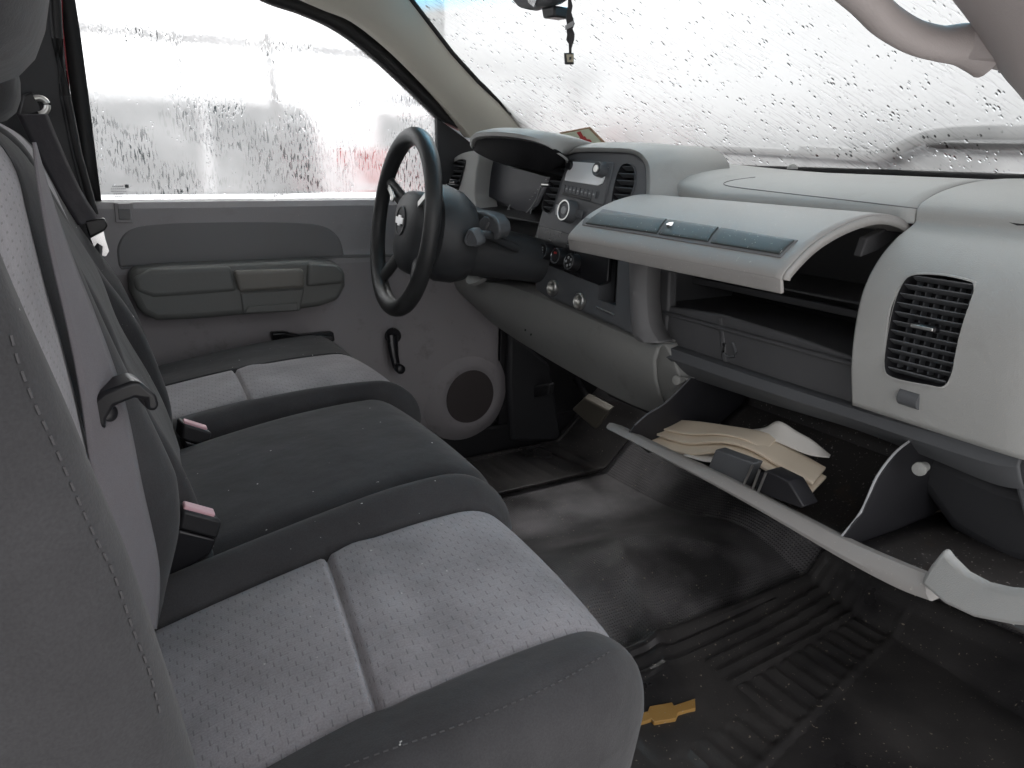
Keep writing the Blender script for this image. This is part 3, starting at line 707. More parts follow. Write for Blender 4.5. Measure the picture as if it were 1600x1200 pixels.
grid('window_frame', [[DP(104, -90, YG), DP(77, -130, YG)], [DP(220, -90, YG), DP(240, -125, YG)]], M_seal, dd, solid=.03, off=0)
prism('mirror_sail', [DP(a, c, .768) for a, c in [(683, 184), (700, 196), (742, 226), (745, 262), (712, 268), (690, 300), (686, 312)]], (0, .02, 0), M_trimdark, dd, bevel=.003)
# glass
def side_glass():
    rows = []
    for i in range(30):
        u = i / 29; x_ = .0 + .84 * u
        rows.append([Vector((x_, .778 , .70 + .62 * v)) for v in np.linspace(0, 1, 20)])
    return grid('window_glass', rows, [G_side, G_outer], dd, solid=.004, off=1, mat_off=1)
side_glass()
# tiny etched maker's block on the glass
mrot = basis((1, 0, 0), (0, 0, 1))
for k, (w_, dy) in enumerate([(.022, 0), (.028, -.005), (.028, -.010), (.020, -.015), (.016, -.020)]):
    c_ = U(186, 291, 'y', .7745) + Vector((0, 0, dy))
    multi_box('etched_text', [(c_ + Vector((j * .0035 - w_ / 2, 0, 0)), (.0024, .0004, .002), None) for j in range(int(w_ / .0035))], M_stack, dd, bevel=0)
box('etched_mark', U(198, 291, 'y', .7745), (.007, .0005, .007), M_stack, dd, bevel=0)

# body side under/behind the door, red outer skin
struct_red = box('door_outer_panel', (.53, .815, .33), (1.1, .02, .70), M_black, dd, bevel=.01)

# ================================================================== B PILLAR
bpil = thing('rear_pillar', 'dark trimmed pillar with a strip of red paint behind the driver door', 'pillar', (0, .78, 0))
prism('pillar_trim', [U(a, c, 'y', .735) for a, c in [(40, -160), (80, -160), (104, 120), (150, 345), (160, 420), (160, 760), (-60, 760), (-60, -160)]], (0, .05, 0), M_trimdark, bpil, bevel=.01)
tube('pillar_seal', [U(a, c, 'y', .728) for a, c in [(84, -80), (92, 60), (104, 150), (122, 240), (148, 335)]], .007, M_seal, bpil)
tube('pillar_seal', [U(a, c, 'y', .732) for a, c in [(72, -60), (84, 60), (97, 150), (115, 240), (138, 335)]], .004, M_trimdark, bpil)
prism('painted_jamb', [U(a, c, 'y', .755) for a, c in [(80, -120), (94, -120), (99, 40), (112, 170), (130, 260), (150, 345), (138, 345), (112, 200), (92, 60)]], (0, .03, 0), M_red, bpil, bevel=.004)

# ================================================================== WINDSHIELD, A PILLARS, ROOF
def ws(y, v):
    """windshield surface, y across, v 0 bottom .. 1 top"""
    q = 1 - (y / .78) ** 2
    xb = 1.00 + .30 * q; zb = .845 - .045 * q
    xt = .50 + .13 * q; zt = 1.27 + .03 * q
    return Vector((xb + (xt - xb) * v, y * (1 - .10 * v), zb + (zt - zb) * v + .02 * math.sin(v * math.pi)))
wsh = thing('windshield', 'wide misted windshield with raindrops and a blue tinted top band', 'windshield', (1.2, 0, .8))
grid('windshield_glass', [[ws(y, v) for v in np.linspace(-.03, 1, 30)] for y in np.linspace(-.78, .78, 60)], [G_wind, G_outer], wsh, solid=.005, off=1, mat_off=1)
def on_glass(px, py, off=-.003):
    d = RW @ np.array([px - 800, py - 600, FPX]); d = d / np.linalg.norm(d); lo, hi = .5, 3.0
    for it in range(50):
        m_ = (lo + hi) / 2; p = CAM + d * m_; y = p[1]; q = 1 - (y / .78) ** 2
        xb = 1.00 + .30 * q; zb = .845 - .045 * q; xt = .50 + .13 * q; zt_ = 1.27 + .03 * q; v = (p[2] - zb) / (zt_ - zb)
        if p[0] < xb + (xt - xb) * v: lo = m_
        else: hi = m_
    return Vector(p) + Vector((.6, 0, .8)) * off
# black frit edge along the bottom
tube('edge_seal', [Vector((1.30 - .30 * (y / .78) ** 2 - .014, y, .8045)) for y in np.linspace(-.74, .74, 50)], .0065, M_seal, wsh)

# driver A pillar: outline unprojected at its own depth, lofted as a rounded trim
def pillar(name, Lpx, Rpx, yl_, yr_, mat, parent, bulge=.02, back=.05):
    L = cr([U(a, c, 'y', y_) for (a, c), y_ in zip(Lpx, yl_)], 6); R = cr([U(a, c, 'y', y_) for (a, c), y_ in zip(Rpx, yr_)], 6)
    rows = []
    for i in range(len(L)):
        t = (L[min(i + 1, len(L) - 1)] - L[max(0, i - 1)]).normalized(); d = R[i] - L[i]; nrm = t.cross(d).normalized()
        if nrm.y > 0: nrm = -nrm
        r = []
        for k in range(13):
            q = k / 12; r.append(L[i] + d * q + nrm * bulge * math.sin(q * math.pi) ** .8)
        r.append(R[i] - nrm * back); r.append(L[i] - nrm * back); rows.append(r)
    return grid(name, rows, mat, parent, closed_v=True, caps=True)
ap = thing('front_pillar', 'cream plastic windshield pillar trim beyond the steering wheel', 'pillar trim', (.9, .74, .8), 'windshield pillars')
pillar('pillar_trim', [(330, -75), (420, -22), (500, 14), (548, 34), (600, 74), (650, 122), (700, 172), (738, 216)],
       [(545, -110), (600, -50), (636, -6), (668, 36), (705, 84), (745, 128), (790, 170), (833, 208)], [.72] * 8, [.66, .66, .665, .67, .68, .69, .70, .71], M_pillar, ap)
tube('pillar_seal', [U(a, c, 'y', y_) for (a, c), y_ in zip([(545, -112), (600, -52), (637, -8), (670, 35), (707, 83), (748, 128), (793, 170), (838, 210)], [.66, .66, .665, .67, .68, .69, .70, .71])], .005, M_seal, ap)
ap2 = thing('front_pillar', 'pinkish grey passenger pillar trim at the right edge, behind the grab handle', 'pillar trim', (.6, -.74, .8), 'windshield pillars')
pr_in = [(1330, -160), (1400, -95), (1455, -45), (1488, -5), (1520, 38), (1562, 112), (1600, 158), (1680, 262)]
pr_out = [(1480, -200), (1560, -120), (1600, -60), (1625, -20), (1660, 35), (1720, 110), (1780, 170), (1860, 270)]
def pil2():
    L = cr([U(a, c, 'y', -.655) for a, c in pr_in], 6); R = cr([U(a, c, 'y', -.735) for a, c in pr_out], 6)
    rows = []
    for i in range(len(L)):
        d = R[i] - L[i]; r = [L[i] + Vector((.05, .0, .02)), L[i]]
        nrm = Vector((-.5, .3, -.2))
        for k in range(1, 12): r.append(L[i] + d * k / 12 + Vector((-.012, .006, -.006)) * math.sin(k / 12 * math.pi))
        r += [R[i], R[i] + Vector((.05, -.02, .02))]; rows.append(r)
    return grid('pillar_trim', rows, M_pillarp, ap2, closed_v=True, caps=True)
pil2()
# grab handle: arch standing off the pillar
gh = thing('grab_handle', 'pale curved grab handle mounted on the right windshield pillar', 'grab handle', (.5, -.66, .95))
Cn = [(1300, -50), (1350, -3), (1385, 32), (1427, 57), (1468, 68), (1508, 70), (1545, 80)]
yy_ = [-.655, -.645, -.64, -.64, -.645, -.652, -.660]
rr_ = [.0105, .0098, .0098, .0100, .0105, .0130, .0165]
pth = cr([U(a, c, 'y', y_) for (a, c), y_ in zip(Cn, yy_)], 8)
rad = [interp(i / (len(pth) - 1), np.linspace(0, 1, 7), rr_) for i in range(len(pth))]
tube('grip', pth, rad, M_pillarp, gh, n=20)
mt = [(1520, 38), (1505, 52), (1500, 92), (1520, 104), (1556, 112), (1565, 108), (1560, 90), (1540, 60)]
prism('mounting_foot', [U(a, c, 'y', -.655) for a, c in mt], (.006, -.03, 0), M_pillarp, gh, bevel=.007, segs=4)
tube('foot_gap', [U(a, c, 'y', -.6545) for a, c in [(1519, 36), (1528, 56), (1548, 80), (1562, 98), (1564, 112)]], .0016, M_seal, gh, n=8)

# roof headliner + rear wall (with rear window) keep the cab as dark as a real one
roof = []
for x_ in np.linspace(-.36, .56, 14):
    roof.append([Vector((x_ + (.11 * (1 - (y / .76) ** 2) if x_ > .5 else 0), y, 1.27 + .03 * (1 - (y / .76) ** 2))) for y in np.linspace(-.72, .72, 25)])
rf_ = thing('cab_roof', 'cloth lined cab roof above the seats', 'roof', (0, 0, 1.28))
grid('headliner', roof, M_head, rf_, solid=.03, off=1)
rear = thing('cab_rear_wall', 'dark rear cab wall with a window behind the seats', 'wall', (-.36, 0, 0))
box('lower_panel', (-.35, 0, .38), (.03, 1.56, .84), M_trimdark, rear)
box('window_post', (-.35, .70, 1.03), (.03, .16, .50), M_trimdark, rear); box('window_post', (-.35, -.70, 1.03), (.03, .16, .50), M_trimdark, rear)
box('window_glass', (-.352, 0, 1.03), (.004, 1.24, .46), G_clear, rear, bevel=0)

# ================================================================== DASHBOARD
da = thing('dashboard', 'grey truck dashboard with radio stack, vents and open glove boxes', 'dashboard', (1.0, 0, .5))
# --- passenger end panel with the vent (profile swept across y)
prof_px = [(1430, 350), (1400, 375), (1372, 410), (1350, 455), (1338, 510), (1332, 570), (1333, 632)]
pf = [U(a, c, 'y', -.405) for a, c in prof_px]
profile = [Vector((1.30, 0, .80)), Vector((1.10, 0, .803)), Vector((.98, 0, .792)), Vector((.915, 0, .772))] + [Vector((p.x, 0, p.z)) for p in pf]
print('PROFILE', [(round(p.x, 3), round(p.z, 3)) for p in profile])
pcur = cr(profile, 5)
def endpanel():
    rows = []
    for y in [-.405, -.407] + list(np.linspace(-.42, -.60, 16)) + [-.615, -.63, -.645, -.66, -.672, -.68, -.684, -.686]:
        e = max(0, (-.58 - y) / .106); k = .09 * (1 - math.sqrt(max(0, 1 - min(1, e) ** 2)))
        r = []
        for i, p in enumerate(pcur):
            f = min(1, max(0, (1.12 - p.x) / .2)); base = (1.30 - .30 * (y / .78) ** 2)
            r.append(Vector((p.x + k * f - (0 if p.x < 1.2 else (1.3 - base)), y, p.z - .1 * k - (.0 if i < 4 else 0))))
        rows.append(r)
    return rows
ep = endpanel()
end_rows = ep
epan = grid('passenger_end_panel', end_rows, M_dash, da, solid=.004, off=0)
# --- dash top from the stack to the end panel (covers behind the open lid)
top = []
ptop = [p for p in cr(profile[:5], 6)]
for y in np.linspace(-.403, .62, 50):
    xb = 1.30 - .30 * (y / .78) ** 2 - .012
    r = []
    for p in ptop:
        q = (p.x - ptop[-1].x) / (ptop[0].x - ptop[-1].x)
        x_ = ptop[-1].x + (xb - ptop[-1].x) * q
        lift = .022 * interp(y, [-.05, .10, .30, .62], [0, 1, 1, .6]) * (1 - q) + .0
        r.append(Vector((x_, y, p.z + lift)))
    top.append(r)
dtop = grid('dash_top', top, M_dash, da, solid=.004, off=-1)
# airbag seam line on the dash top
DT = [dtop, epan]
def on_top(px, py, off=.001): return on_mesh(DT, px, py, off)
sm = [on_top(a, c, .0003) for a, c in [(1290, 268), (1180, 277), (1140, 283), (1135, 290), (1200, 299), (1350, 316), (1470, 330), (1500, 331), (1540, 322), (1600, 315)]]
tube('airbag_seam', cr([p for p in sm if p], 8), .0007, M_inset, da, n=6)
# small sensor dome and defrost hint
lathe('sun_sensor', [(0, .010), (.004, .009), (.008, .005), (.009, .001)], on_top(1238, 262) or U(1238, 264, 'x', 1.2), (0, 0, 1), M_dash, da, n=16)
prism('defroster_vent', [on_top(a, c, .001) for a, c in [(1560, 342), (1590, 334), (1612, 333), (1612, 352), (1590, 352)]], (0, 0, -.003), M_dash, da, bevel=.002)
prism('defroster_slot', [on_top(a, c, .0018) for a, c in [(1573, 342), (1592, 337), (1611, 336), (1611, 348), (1592, 348)]], (0, 0, -.003), M_black, da, bevel=.001)

# --- vents
def vent(name, outline, parent, pt, n_, slats, border=.006, depth=.03, knob=None, mat=M_stack, slatmat=None, blades=0, bordermat=None):
    """outline: px polygon; built on plane (pt, n_) : rim ring, dark well and horizontal slats"""
    n_ = Vector(n_).normalized(); pts = cr([UP(a, c, pt, n_) for a, c in outline], 4, closed=True)
    cen = sum(pts, Vector()) / len(pts)
    rows = []
    for off, sc in [(-.001, 1.0), (.0025, .99), (.0028, .965), (-.001, .945), (-depth, .92)]:
        rows.append([cen + (p - cen) * sc + n_ * off for p in pts])
    v = grid(name, rows, [bordermat or M_black, M_black], parent, closed_v=True, fm=lambda i, j: 1 if i >= 2 else 0)
    prism('well', [cen + (p - cen) * .92 - n_ * depth for p in pts], -n_ * .002, M_black, v, bevel=0)
    # slats: run across y at each height
    side = Vector((0, 1, 0)); side = (side - n_ * side.dot(n_)).normalized(); upv = n_.cross(side).normalized()
    if upv.z < 0: upv = -upv
    sv = [(p - cen).dot(upv) for p in pts]; lo, hi = min(sv) * .93, max(sv) * .93
    sp = []; 
    for k in range(slats):
        h = lo + (hi - lo) * (k + .5) / slats
        xs_ = []
        m = len(pts)
        for i in range(m):
            a_, b2 = (pts[i] - cen) * .94, (pts[(i + 1) % m] - cen) * .94
            ha, hb = a_.dot(upv), b2.dot(upv)
            if (ha - h) * (hb - h) <= 0 and abs(ha - hb) > 1e-9: xs_.append(a_.lerp(b2, (h - ha) / (hb - ha)).dot(side))
        if len(xs_) < 2: continue
        c0 = cen + upv * h + side * (min(xs_) + max(xs_)) / 2 - n_ * .006
        rot = basis(side, (n_ * 1 + upv * .45))
        sp.append((c0, (max(xs_) - min(xs_), .014, .0016), rot))
    multi_box('slats', sp, slatmat or mat, v, bevel=.0004)['kind'] = 'thing'
    if blades:
        sp = []
        for k in range(blades):
            q = (k + .5) / blades; mn = min((p - cen).dot(side) for p in pts) * .85; mxx = max((p - cen).dot(side) for p in pts) * .85
            sp.append((cen + side * (mn + (mxx - mn) * q) - n_ * .022, (.0015, .012, (hi - lo) * .92), basis(side, n_)))
        multi_box('blades', sp, mat, v, bevel=0)
    if knob:
        c0 = UP(*knob, pt, n_) + n_ * .004
        box('vane_tab', c0, (.030, .012, .007), M_blackg, v, rot=basis(side, n_), bevel=.002)
        box('vane_tab_tip', c0 + n_ * .007, (.026, .002, .004), M_satin, v, rot=basis(side, n_), bevel=.001)
    return v
vo = [(1408, 447), (1425, 428), (1470, 427), (1515, 436), (1526, 445), (1520, 480), (1505, 530), (1492, 580), (1478, 606), (1450, 604), (1395, 592), (1382, 575), (1386, 530), (1396, 480)]
_q = [on_mesh([epan], a, c) for a, c in ((1400, 470), (1510, 470), (1440, 590), (1455, 440))]
VP_N = (_q[1] - _q[0]).cross(_q[2] - _q[3]).normalized()
if VP_N.x > 0: VP_N = -VP_N
VP_PT = sum(_q, Vector()) / 4 - VP_N * .002
cut(epan, [UP(a, c, VP_PT, VP_N) for a, c in vo], VP_N, .05, .05)
vent('air_vent', vo, da, VP_PT, VP_N, 11, knob=(1448, 512), blades=6, slatmat=M_stack, bordermat=M_dash)
# airbag key switch below the vent
prism('switch_bezel', [on_mesh([epan], a, c, .0015) for a, c in [(1394, 602), (1440, 609), (1462, 617), (1456, 636), (1425, 634), (1394, 626)]], (.004, 0, 0), M_inset, da, bevel=.002)
lathe('vent_dial', [(0, .001), (0, .0115), (.024, .0115), (.024, .001)], on_mesh([epan], 1408, 616) + Vector((.003, 0, -.001)), (0, -1, -.02), M_stack, da, n=24)

# --- upper glove compartment lid, opened upward
lidR_px = [(1424, 362), (1412, 347), (1388, 338), (1362, 338), (1330, 347), (1298, 362), (1268, 382), (1244, 405), (1226, 426), (1222, 437), (1220, 456)]
RY, LY = -.392, .048
R_ = [U(a, c, 'y', RY) for a, c in lidR_px]
# the left end of the lid has the same profile
front_l = U(885, 374, 'y', LY); front_r = R_[-2]
dx = front_l.x - front_r.x; dz = front_l.z - front_r.z
Rc = cr(R_[:-1], 4)
print('LID', [(round(p.x, 3), round(p.z, 3)) for p in R_], dx, dz)
def lid_pt(u, v, off=0):
    """u 0 left .. 1 right ; v 0 hinge .. 1 front edge"""
    f = v * (len(Rc) - 1); i = min(int(f), len(Rc) - 2); p = Rc[i].lerp(Rc[i + 1], f - i); tn = (Rc[i + 1] - Rc[i]).normalized()
    nr = Vector((-tn.z, 0, tn.x));
    if nr.z < 0: nr = -nr
    q = 1 - u
    lx = dx * q * v; lz = dz * q * v
    e = max(0, 1 - u / .02) if u < .02 else 0
    return Vector((p.x + lx, LY + (RY - LY) * u, p.z + lz)) + nr * (off - .006 * e)
lid = grid('glove_lid', [[lid_pt(u, v) for v in np.linspace(0, 1, 37)] for u in list(np.linspace(0, .03, 4)) + list(np.linspace(.05, 1, 40))], M_lid, da, solid=.005, off=0)
# front flange
def flange(u, d, o_=0):
    p = lid_pt(u, 1); return p + Vector((.004 * d / .016 + o_, 0, -d))
grid('lid_flange', [[flange(u, d) for d in (-.001, .004, .010, .016)] for u in np.linspace(0, 1, 20)], M_lid, lid, solid=.005, off=0, bevel=.001)
# side rib on the near end of the lid
grid('lid_end_rib', [[lid_pt(1.0, v, 0) + Vector((0, -.001, 0)), lid_pt(1.0, v, -.010) + Vector((0, -.001, 0))] for v in np.linspace(0, 1, 36)], M_lid, lid, solid=.005, off=0)
# button strip: find (u,v) of pixels by search
def find_uv(px, py, off=0):
    best = None
    for it in range(3):
        if it == 0: us = np.linspace(0, 1, 41); vs = np.linspace(.3, 1, 41)
        else: us = np.linspace(best[1] - du, best[1] + du, 21); vs = np.linspace(best[2] - dv, best[2] + dv, 21)
        du = (us[1] - us[0]); dv = (vs[1] - vs[0])
        for u in us:
            for v in vs:
                q = RW.T @ (np.array(lid_pt(min(1, max(0, u)), min(1, max(0, v)), off)) - CAM); X_, Y_ = 800 + FPX * q[0] / q[2], 600 + FPX * q[1] / q[2]
                e = (X_ - px) ** 2 + (Y_ - py) ** 2
                if best is None or e < best[0]: best = (e, u, v)
    return best[1], best[2]
def lid_patch(name, quad, mat, off, th, bev=.0008, r=.0):
    uvs = [find_uv(*q) for q in quad]     # tl tr br bl
    rows = []
    for i in range(13):
        a_ = i / 12; r_ = []
        for j in range(7):
            b2 = j / 6
            u = (uvs[0][0] * (1 - a_) + uvs[1][0] * a_) * (1 - b2) + (uvs[3][0] * (1 - a_) + uvs[2][0] * a_) * b2
            v = (uvs[0][1] * (1 - a_) + uvs[1][1] * a_) * (1 - b2) + (uvs[3][1] * (1 - a_) + uvs[2][1] * a_) * b2
            r_.append(lid_pt(u, v, off))
        rows.append(r_)
    return grid(name, rows, mat, lid, solid=th, off=0, bevel=bev)
lid_patch('strip_frame', [(932, 333), (1248, 379), (1221, 406), (911, 354)], M_inset, .0030, .002)
lid_patch('strip_button', [(937, 337), (1043, 347), (1028, 369), (917, 353)], M_button, .0045, .003)
lk_ = lid_patch('strip_button', [(1047, 348), (1124, 360), (1108, 382), (1031, 370)], M_button, .0045, .003)
lid_patch('strip_button', [(1128, 361), (1243, 381), (1220, 402), (1112, 384)], M_button, .0045, .003)
uvk = find_uv(1049, 357)
lathe('lid_lock', [(0, .0055), (.002, .005), (.0022, .001)], lid_pt(*uvk, .006), (-.35, 0, 1), M_chrome, lid, n=18)
# hinge arm inside at the right rear
prism('hinge_arm', [U(a, c, 'y', -.36) for a, c in [(1355, 372), (1400, 350), (1437, 352), (1432, 362), (1405, 368), (1372, 392), (1345, 402)]], (0, .012, 0), M_bin, lid, bevel=.002)

# --- upper compartment well
cb = {}
X0, X1 = .885, 1.16
wl = thing
def quad(name, pts, mat, parent, th=.004):
    return prism(name, pts, (Vector(pts[1]) - Vector(pts[0])).cross(Vector(pts[2]) - Vector(pts[1])).normalized() * th, mat, parent, bevel=.001)
uc = box('upper_compartment', (1.0, -.17, .565), (.25, .46, .006), M_bin, da)          # floor of the well
quad('back_wall', [(1.125, .06, .56), (1.125, -.40, .56), (1.10, -.40, .775), (1.10, .06, .775)], M_bin, uc)
quad('side_wall', [(.89, .058, .50), (1.13, .058, .50), (1.10, .058, .775), (.91, .058, .765)], M_bin, uc)
quad('side_wall', [(.885, -.398, .50), (1.13, -.398, .50), (1.10, -.398, .77), (.915, -.398, .75)], M_bin, uc)
# front fascia of the well (below the opening)
def FX(px, py, x=.878): return U(px, py, 'x', x)
fz = [U(1040, 475, 'x', .885).z, U(1335, 560, 'x', .885).z]
print('fascia', FX(1040, 475), FX(1335, 560), FX(1030, 540), FX(1330, 630), FX(1012, 440), FX(1010, 530))
prism('front_fascia', [FX(1043, 478, .884), FX(1130, 492, .884), FX(1235, 524, .884), FX(1337, 560, .884), FX(1334, 640, .884), FX(1030, 552, .884), FX(1036, 500, .884)], (.012, 0, 0), M_bin, uc, bevel=.003)
prism('left_cheek', [FX(1012, 410, .880), FX(1046, 424, .880), FX(1044, 480, .880), FX(1036, 552, .880), FX(1014, 528, .880), FX(1008, 480, .880)], (.02, 0, 0), M_bin, uc, bevel=.004)
prism('divider_rib', [FX(1119, 495, .8825), FX(1127, 496, .8825), FX(1134, 545, .8825), FX(1135, 572, .8825), FX(1127, 570, .8825), FX(1124, 530, .8825)], (.006, 0, 0), M_bin, uc, bevel=.003)
tube('latch_hook', [FX(a, c, .882) for a, c in [(1132, 536), (1130, 551), (1138, 557), (1148, 556), (1150, 550), (1145, 535)]], .0022, M_stack, uc, n=8)
multi_box('ledge', [((1.0, -.17, .606), (.012, .44, .012), None), ((1.04, -.17, .63), (.17, .44, .004), None)], M_bin, uc, bevel=.003)
# lower rim under the compartment (dark band)
rim_t = [(1022, 536), (1150, 580), (1240, 610), (1334, 640), (1440, 672), (1560, 704), (1600, 706)]
rim_b = [(1030, 572), (1150, 612), (1240, 640), (1334, 668), (1440, 708), (1548, 752), (1600, 762)]
Lr = cr([U(a, c, 'x', .868) for a, c in rim_t], 5); Lb = cr([U(a, c, 'x', .895) for a, c in rim_b], 5)
grid('lower_rim', [[a_ + Vector((.03, 0, .004)), a_, a_.lerp(b2, .33) + Vector((-.010, 0, 0)), a_.lerp(b2, .7) + Vector((-.006, 0, 0)), b2, b2 + Vector((.05, 0, .01))] for a_, b2 in zip(Lr, Lb)], M_stack, da, solid=.004, off=0)

# --- centre stack
SP, SN = Vector((.880, .15, .82)), Vector((-1, 0, .19)).normalized()
def S(px, py, off=0): return UP(px, py, SP, SN) + SN * off
stack_out = [(880, 242), (905, 236), (960, 236), (990, 238), (1008, 250), (1013, 272), (1010, 330), (992, 400), (986, 450), (988, 524), (960, 510), (900, 484), (850, 462), (836, 452), (832, 420), (834, 372), (843, 340), (858, 290), (868, 262)]
stk = prism('centre_stack', [S(a, c) for a, c in stack_out], -SN * .05, M_stack, da, bevel=.006, segs=3)
# light surround: cap above the stack and the band right of it
capF = [(870, 236), (905, 229), (960, 229), (1000, 233), (1020, 250), (1026, 275), (1024, 330)]
capI = [(880, 244), (905, 238), (960, 238), (992, 241), (1009, 254), (1013, 276), (1012, 330)]
Lc = cr([S(a, c, .004) for a, c in capF], 5); Lcb = [p + Vector((.10, -.002, .0)) for p in Lc]; Li = cr([S(a, c, .003) for a, c in capI], 5)
grid('stack_surround', [[i_, a_.lerp(i_, .35) + Vector((-.003, 0, 0)), a_ + Vector((.006, 0, .0)), a_ + Vector((.04, -.006, .006)), b2 + Vector((.06, -.014, .003))] for i_, a_, b2 in zip(Li, Lc, Lcb)], M_dash, da, solid=.003, off=0)
bandL = [(984, 396), (985, 440), (986, 480), (990, 522), (1002, 534)]
bandR = [(1012, 396), (1010, 440), (1011, 480), (1016, 512), (1030, 536)]
grid('stack_side_band', [[a_ + Vector((.02, .003, 0)), a_, a_.lerp(b2, .4) + Vector((-.007, 0, 0)), a_.lerp(b2, .75) + Vector((-.005, 0, 0)), b2, b2 + Vector((.03, 0, 0))] for a_, b2 in zip(cr([U(a, c, 'x', .826) for a, c in bandL], 5), cr([U(a, c, 'x', .834) for a, c in bandR], 5))], M_inset, da, solid=.003, off=0)
# vents of the stack
VS1 = [(886, 248), (887, 260), (878, 285), (870, 310), (864, 328), (858, 334), (850, 330), (848, 322), (852, 305), (860, 280), (868, 258), (876, 247)]
VS2 = [(958, 304), (962, 285), (968, 266), (974, 257), (984, 255), (992, 262), (994, 275), (992, 292), (985, 310), (975, 325), (958, 322)]
SL_ = [(938, 400), (966, 402), (962, 478), (934, 468)]
for v_ in (VS1, VS2, SL_): cut(stk, [S(a, c) for a, c in v_], SN, .02, .04)
vent('air_vent', VS1, da, SP, SN, 8, knob=(858, 290), slatmat=M_stack, bordermat=M_stack)
vent('air_vent', VS2, da, SP, SN, 6, slatmat=M_stack, bordermat=M_stack)
# radio
rd = prism('radio', [S(a, c, .003) for a, c in [(892, 249), (960, 254), (958, 268), (944, 322), (878, 303), (880, 285)]], -SN * .02, M_stack, da, bevel=.002)
prism('screen', [S(a, c, .005) for a, c in [(897, 253), (938, 256), (953, 262), (944, 287), (937, 291), (885, 283), (887, 272)]], -SN * .004, M_lcd, rd, bevel=.001)
def knob(name, px, py, r, h, parent, face=M_blackg, ring=M_satin, off=.0):
    k_ = lathe(name, [(0, r * 1.05), (h * .8, r), (h, r * .93), (h * .98, r * .8), (h * .90, r * .76), (h * .90, .001)], S(px, py, off), SN, face, parent, n=30)
    if ring: lathe('knob_ring', [(h * .985, r * .78), (h * 1.04, r * .80), (h * 1.04, r * .92), (h * .95, r * .94), (h*.95, r*.78)], S(px, py, off), SN, ring, k_, n=30, caps=False)
    return k_
knob('volume_knob', 945, 267, .0135, .020, rd, M_stack, None); lathe('knob_cap', [(0, .007), (.002, .0065), (.002, .001)], S(945, 267, .020), SN, M_satin, rd, n=20)
knob('tune_knob', 894, 259, .009, .010, rd, M_blackg, None)
rowp = [(882, 289), (936, 300), (934, 311), (880, 299)]
a0, b0, c0_, d0 = [S(*q, .0035) for q in rowp]
for k in range(9):
    p0, p1, p2, p3 = a0.lerp(b0, (k + .08) / 9), a0.lerp(b0, (k + .92) / 9), d0.lerp(c0_, (k + .92) / 9), d0.lerp(c0_, (k + .08) / 9)
    prism('radio_key', [p0, p1, p2, p3], SN * .003, M_stack, rd, bevel=.0006)
    m_ = (p0 + p1 + p2 + p3) / 4
    if k: box('key_mark', m_ + SN * .0034, (.0045, .003, .0006), M_print, rd, rot=basis(b0 - a0, a0 - d0), bevel=0)
prism('disc_slot', [S(a, c, .0045) for a, c in [(882, 301), (926, 311), (925, 315), (881, 305)]], -SN * .003, M_black, rd, bevel=.0005)
# audio dial below the radio
knob('audio_dial', 893, 331, .0215, .020, stk, M_stack, M_satin)
lathe('dial_centre', [(0, .008), (.003, .0075), (.003, .001)], S(893, 331, .0175), SN, M_print, stk, n=22)
prism('dial_keys', [S(a, c, .002) for a, c in [(872, 320), (884, 322), (882, 340), (871, 336)]], SN * .004, M_print, stk, bevel=.001)
prism('dial_keys', [S(a, c, .002) for a, c in [(903, 328), (914, 330), (911, 343), (902, 340)]], SN * .004, M_stack, stk, bevel=.001)
# climate panel
prism('climate_panel', [S(a, c, .002) for a, c in [(842, 352), (902, 368), (955, 385), (950, 440), (936, 446), (900, 432), (846, 410), (840, 385)]], -SN * .01, M_blackg, stk, bevel=.002)
for (a, c, nm) in [(860, 394, 'mode'), (880, 402, 'temp'), (901, 411, 'fan')]:
    k_ = knob('climate_knob', a, c, .0165, .020, stk, M_black, M_chrome)
    if nm == 'fan':
        for q in range(5):
            an = q * 1.25; s_, u_ = frame_of(SN)
            lathe('knob_mark', [(0, .0028), (.0006, .0026), (.0007, .001)], S(a, c, .0196) + (s_ * math.cos(an) + u_ * math.sin(an)) * .008, SN, M_print, k_, n=10)
    elif nm == 'mode':
        for q in (-.004, .0015, .0065): box('knob_mark', S(a, c, .0198) + Vector((0, 0, q)), (.0006, .004, .003), M_print, k_, bevel=0)
    else:
        box('knob_mark', S(a, c, .0198) + Vector((0, .0, .006)), (.0006, .009, .004), plain('red_mark', (.35, .03, .03)), k_, bevel=0)
for (a, c) in [(866, 450), (908, 471)]:
    lathe('power_outlet', [(0, .016), (.006, .016), (.008, .0135), (.007, .012), (.001, .011), (.0015, .001)], S(a, c, .001), SN, M_satin, stk, n=28, fm=lambda i, j: 0)
# storage slot on the right of the stack
prism('storage_slot', [S(a, c, -.038) for a, c in SL_], -SN * .004, M_black, stk, bevel=.001)
tube('slot_lip', [S(934, 480, .004), S(962, 492, .004)], .0016, M_satin, stk, n=8)

# --- driver side: cluster hood
HY = [(735, 226), (736, 215), (745, 208), (775, 206), (815, 210), (850, 220), (878, 236), (880, 246)]
hoodF = cr([U(a, c, 'x', x_) for (a, c), x_ in zip(HY, [.80, .785, .775, .765, .77, .80, .845, .87])], 6)
rows = []
for p in hoodF:
    rows.append([p + Vector((.012, 0, -.012)), p + Vector((.002, 0, -.007)), p + Vector((-.001, 0, 0)), p + Vector((.006, 0, .004)), p + Vector((.03, 0, .009)), p + Vector((.09, 0, .004)), Vector((p.x + .16, p.y * .985, p.z - .012)), Vector((p.x + .24, p.y * .985, min(p.z - .035, .815))), Vector((1.12, p.y * .98, .80))])
grid('cluster_hood', rows, M_dash, da, solid=.004, off=-1)
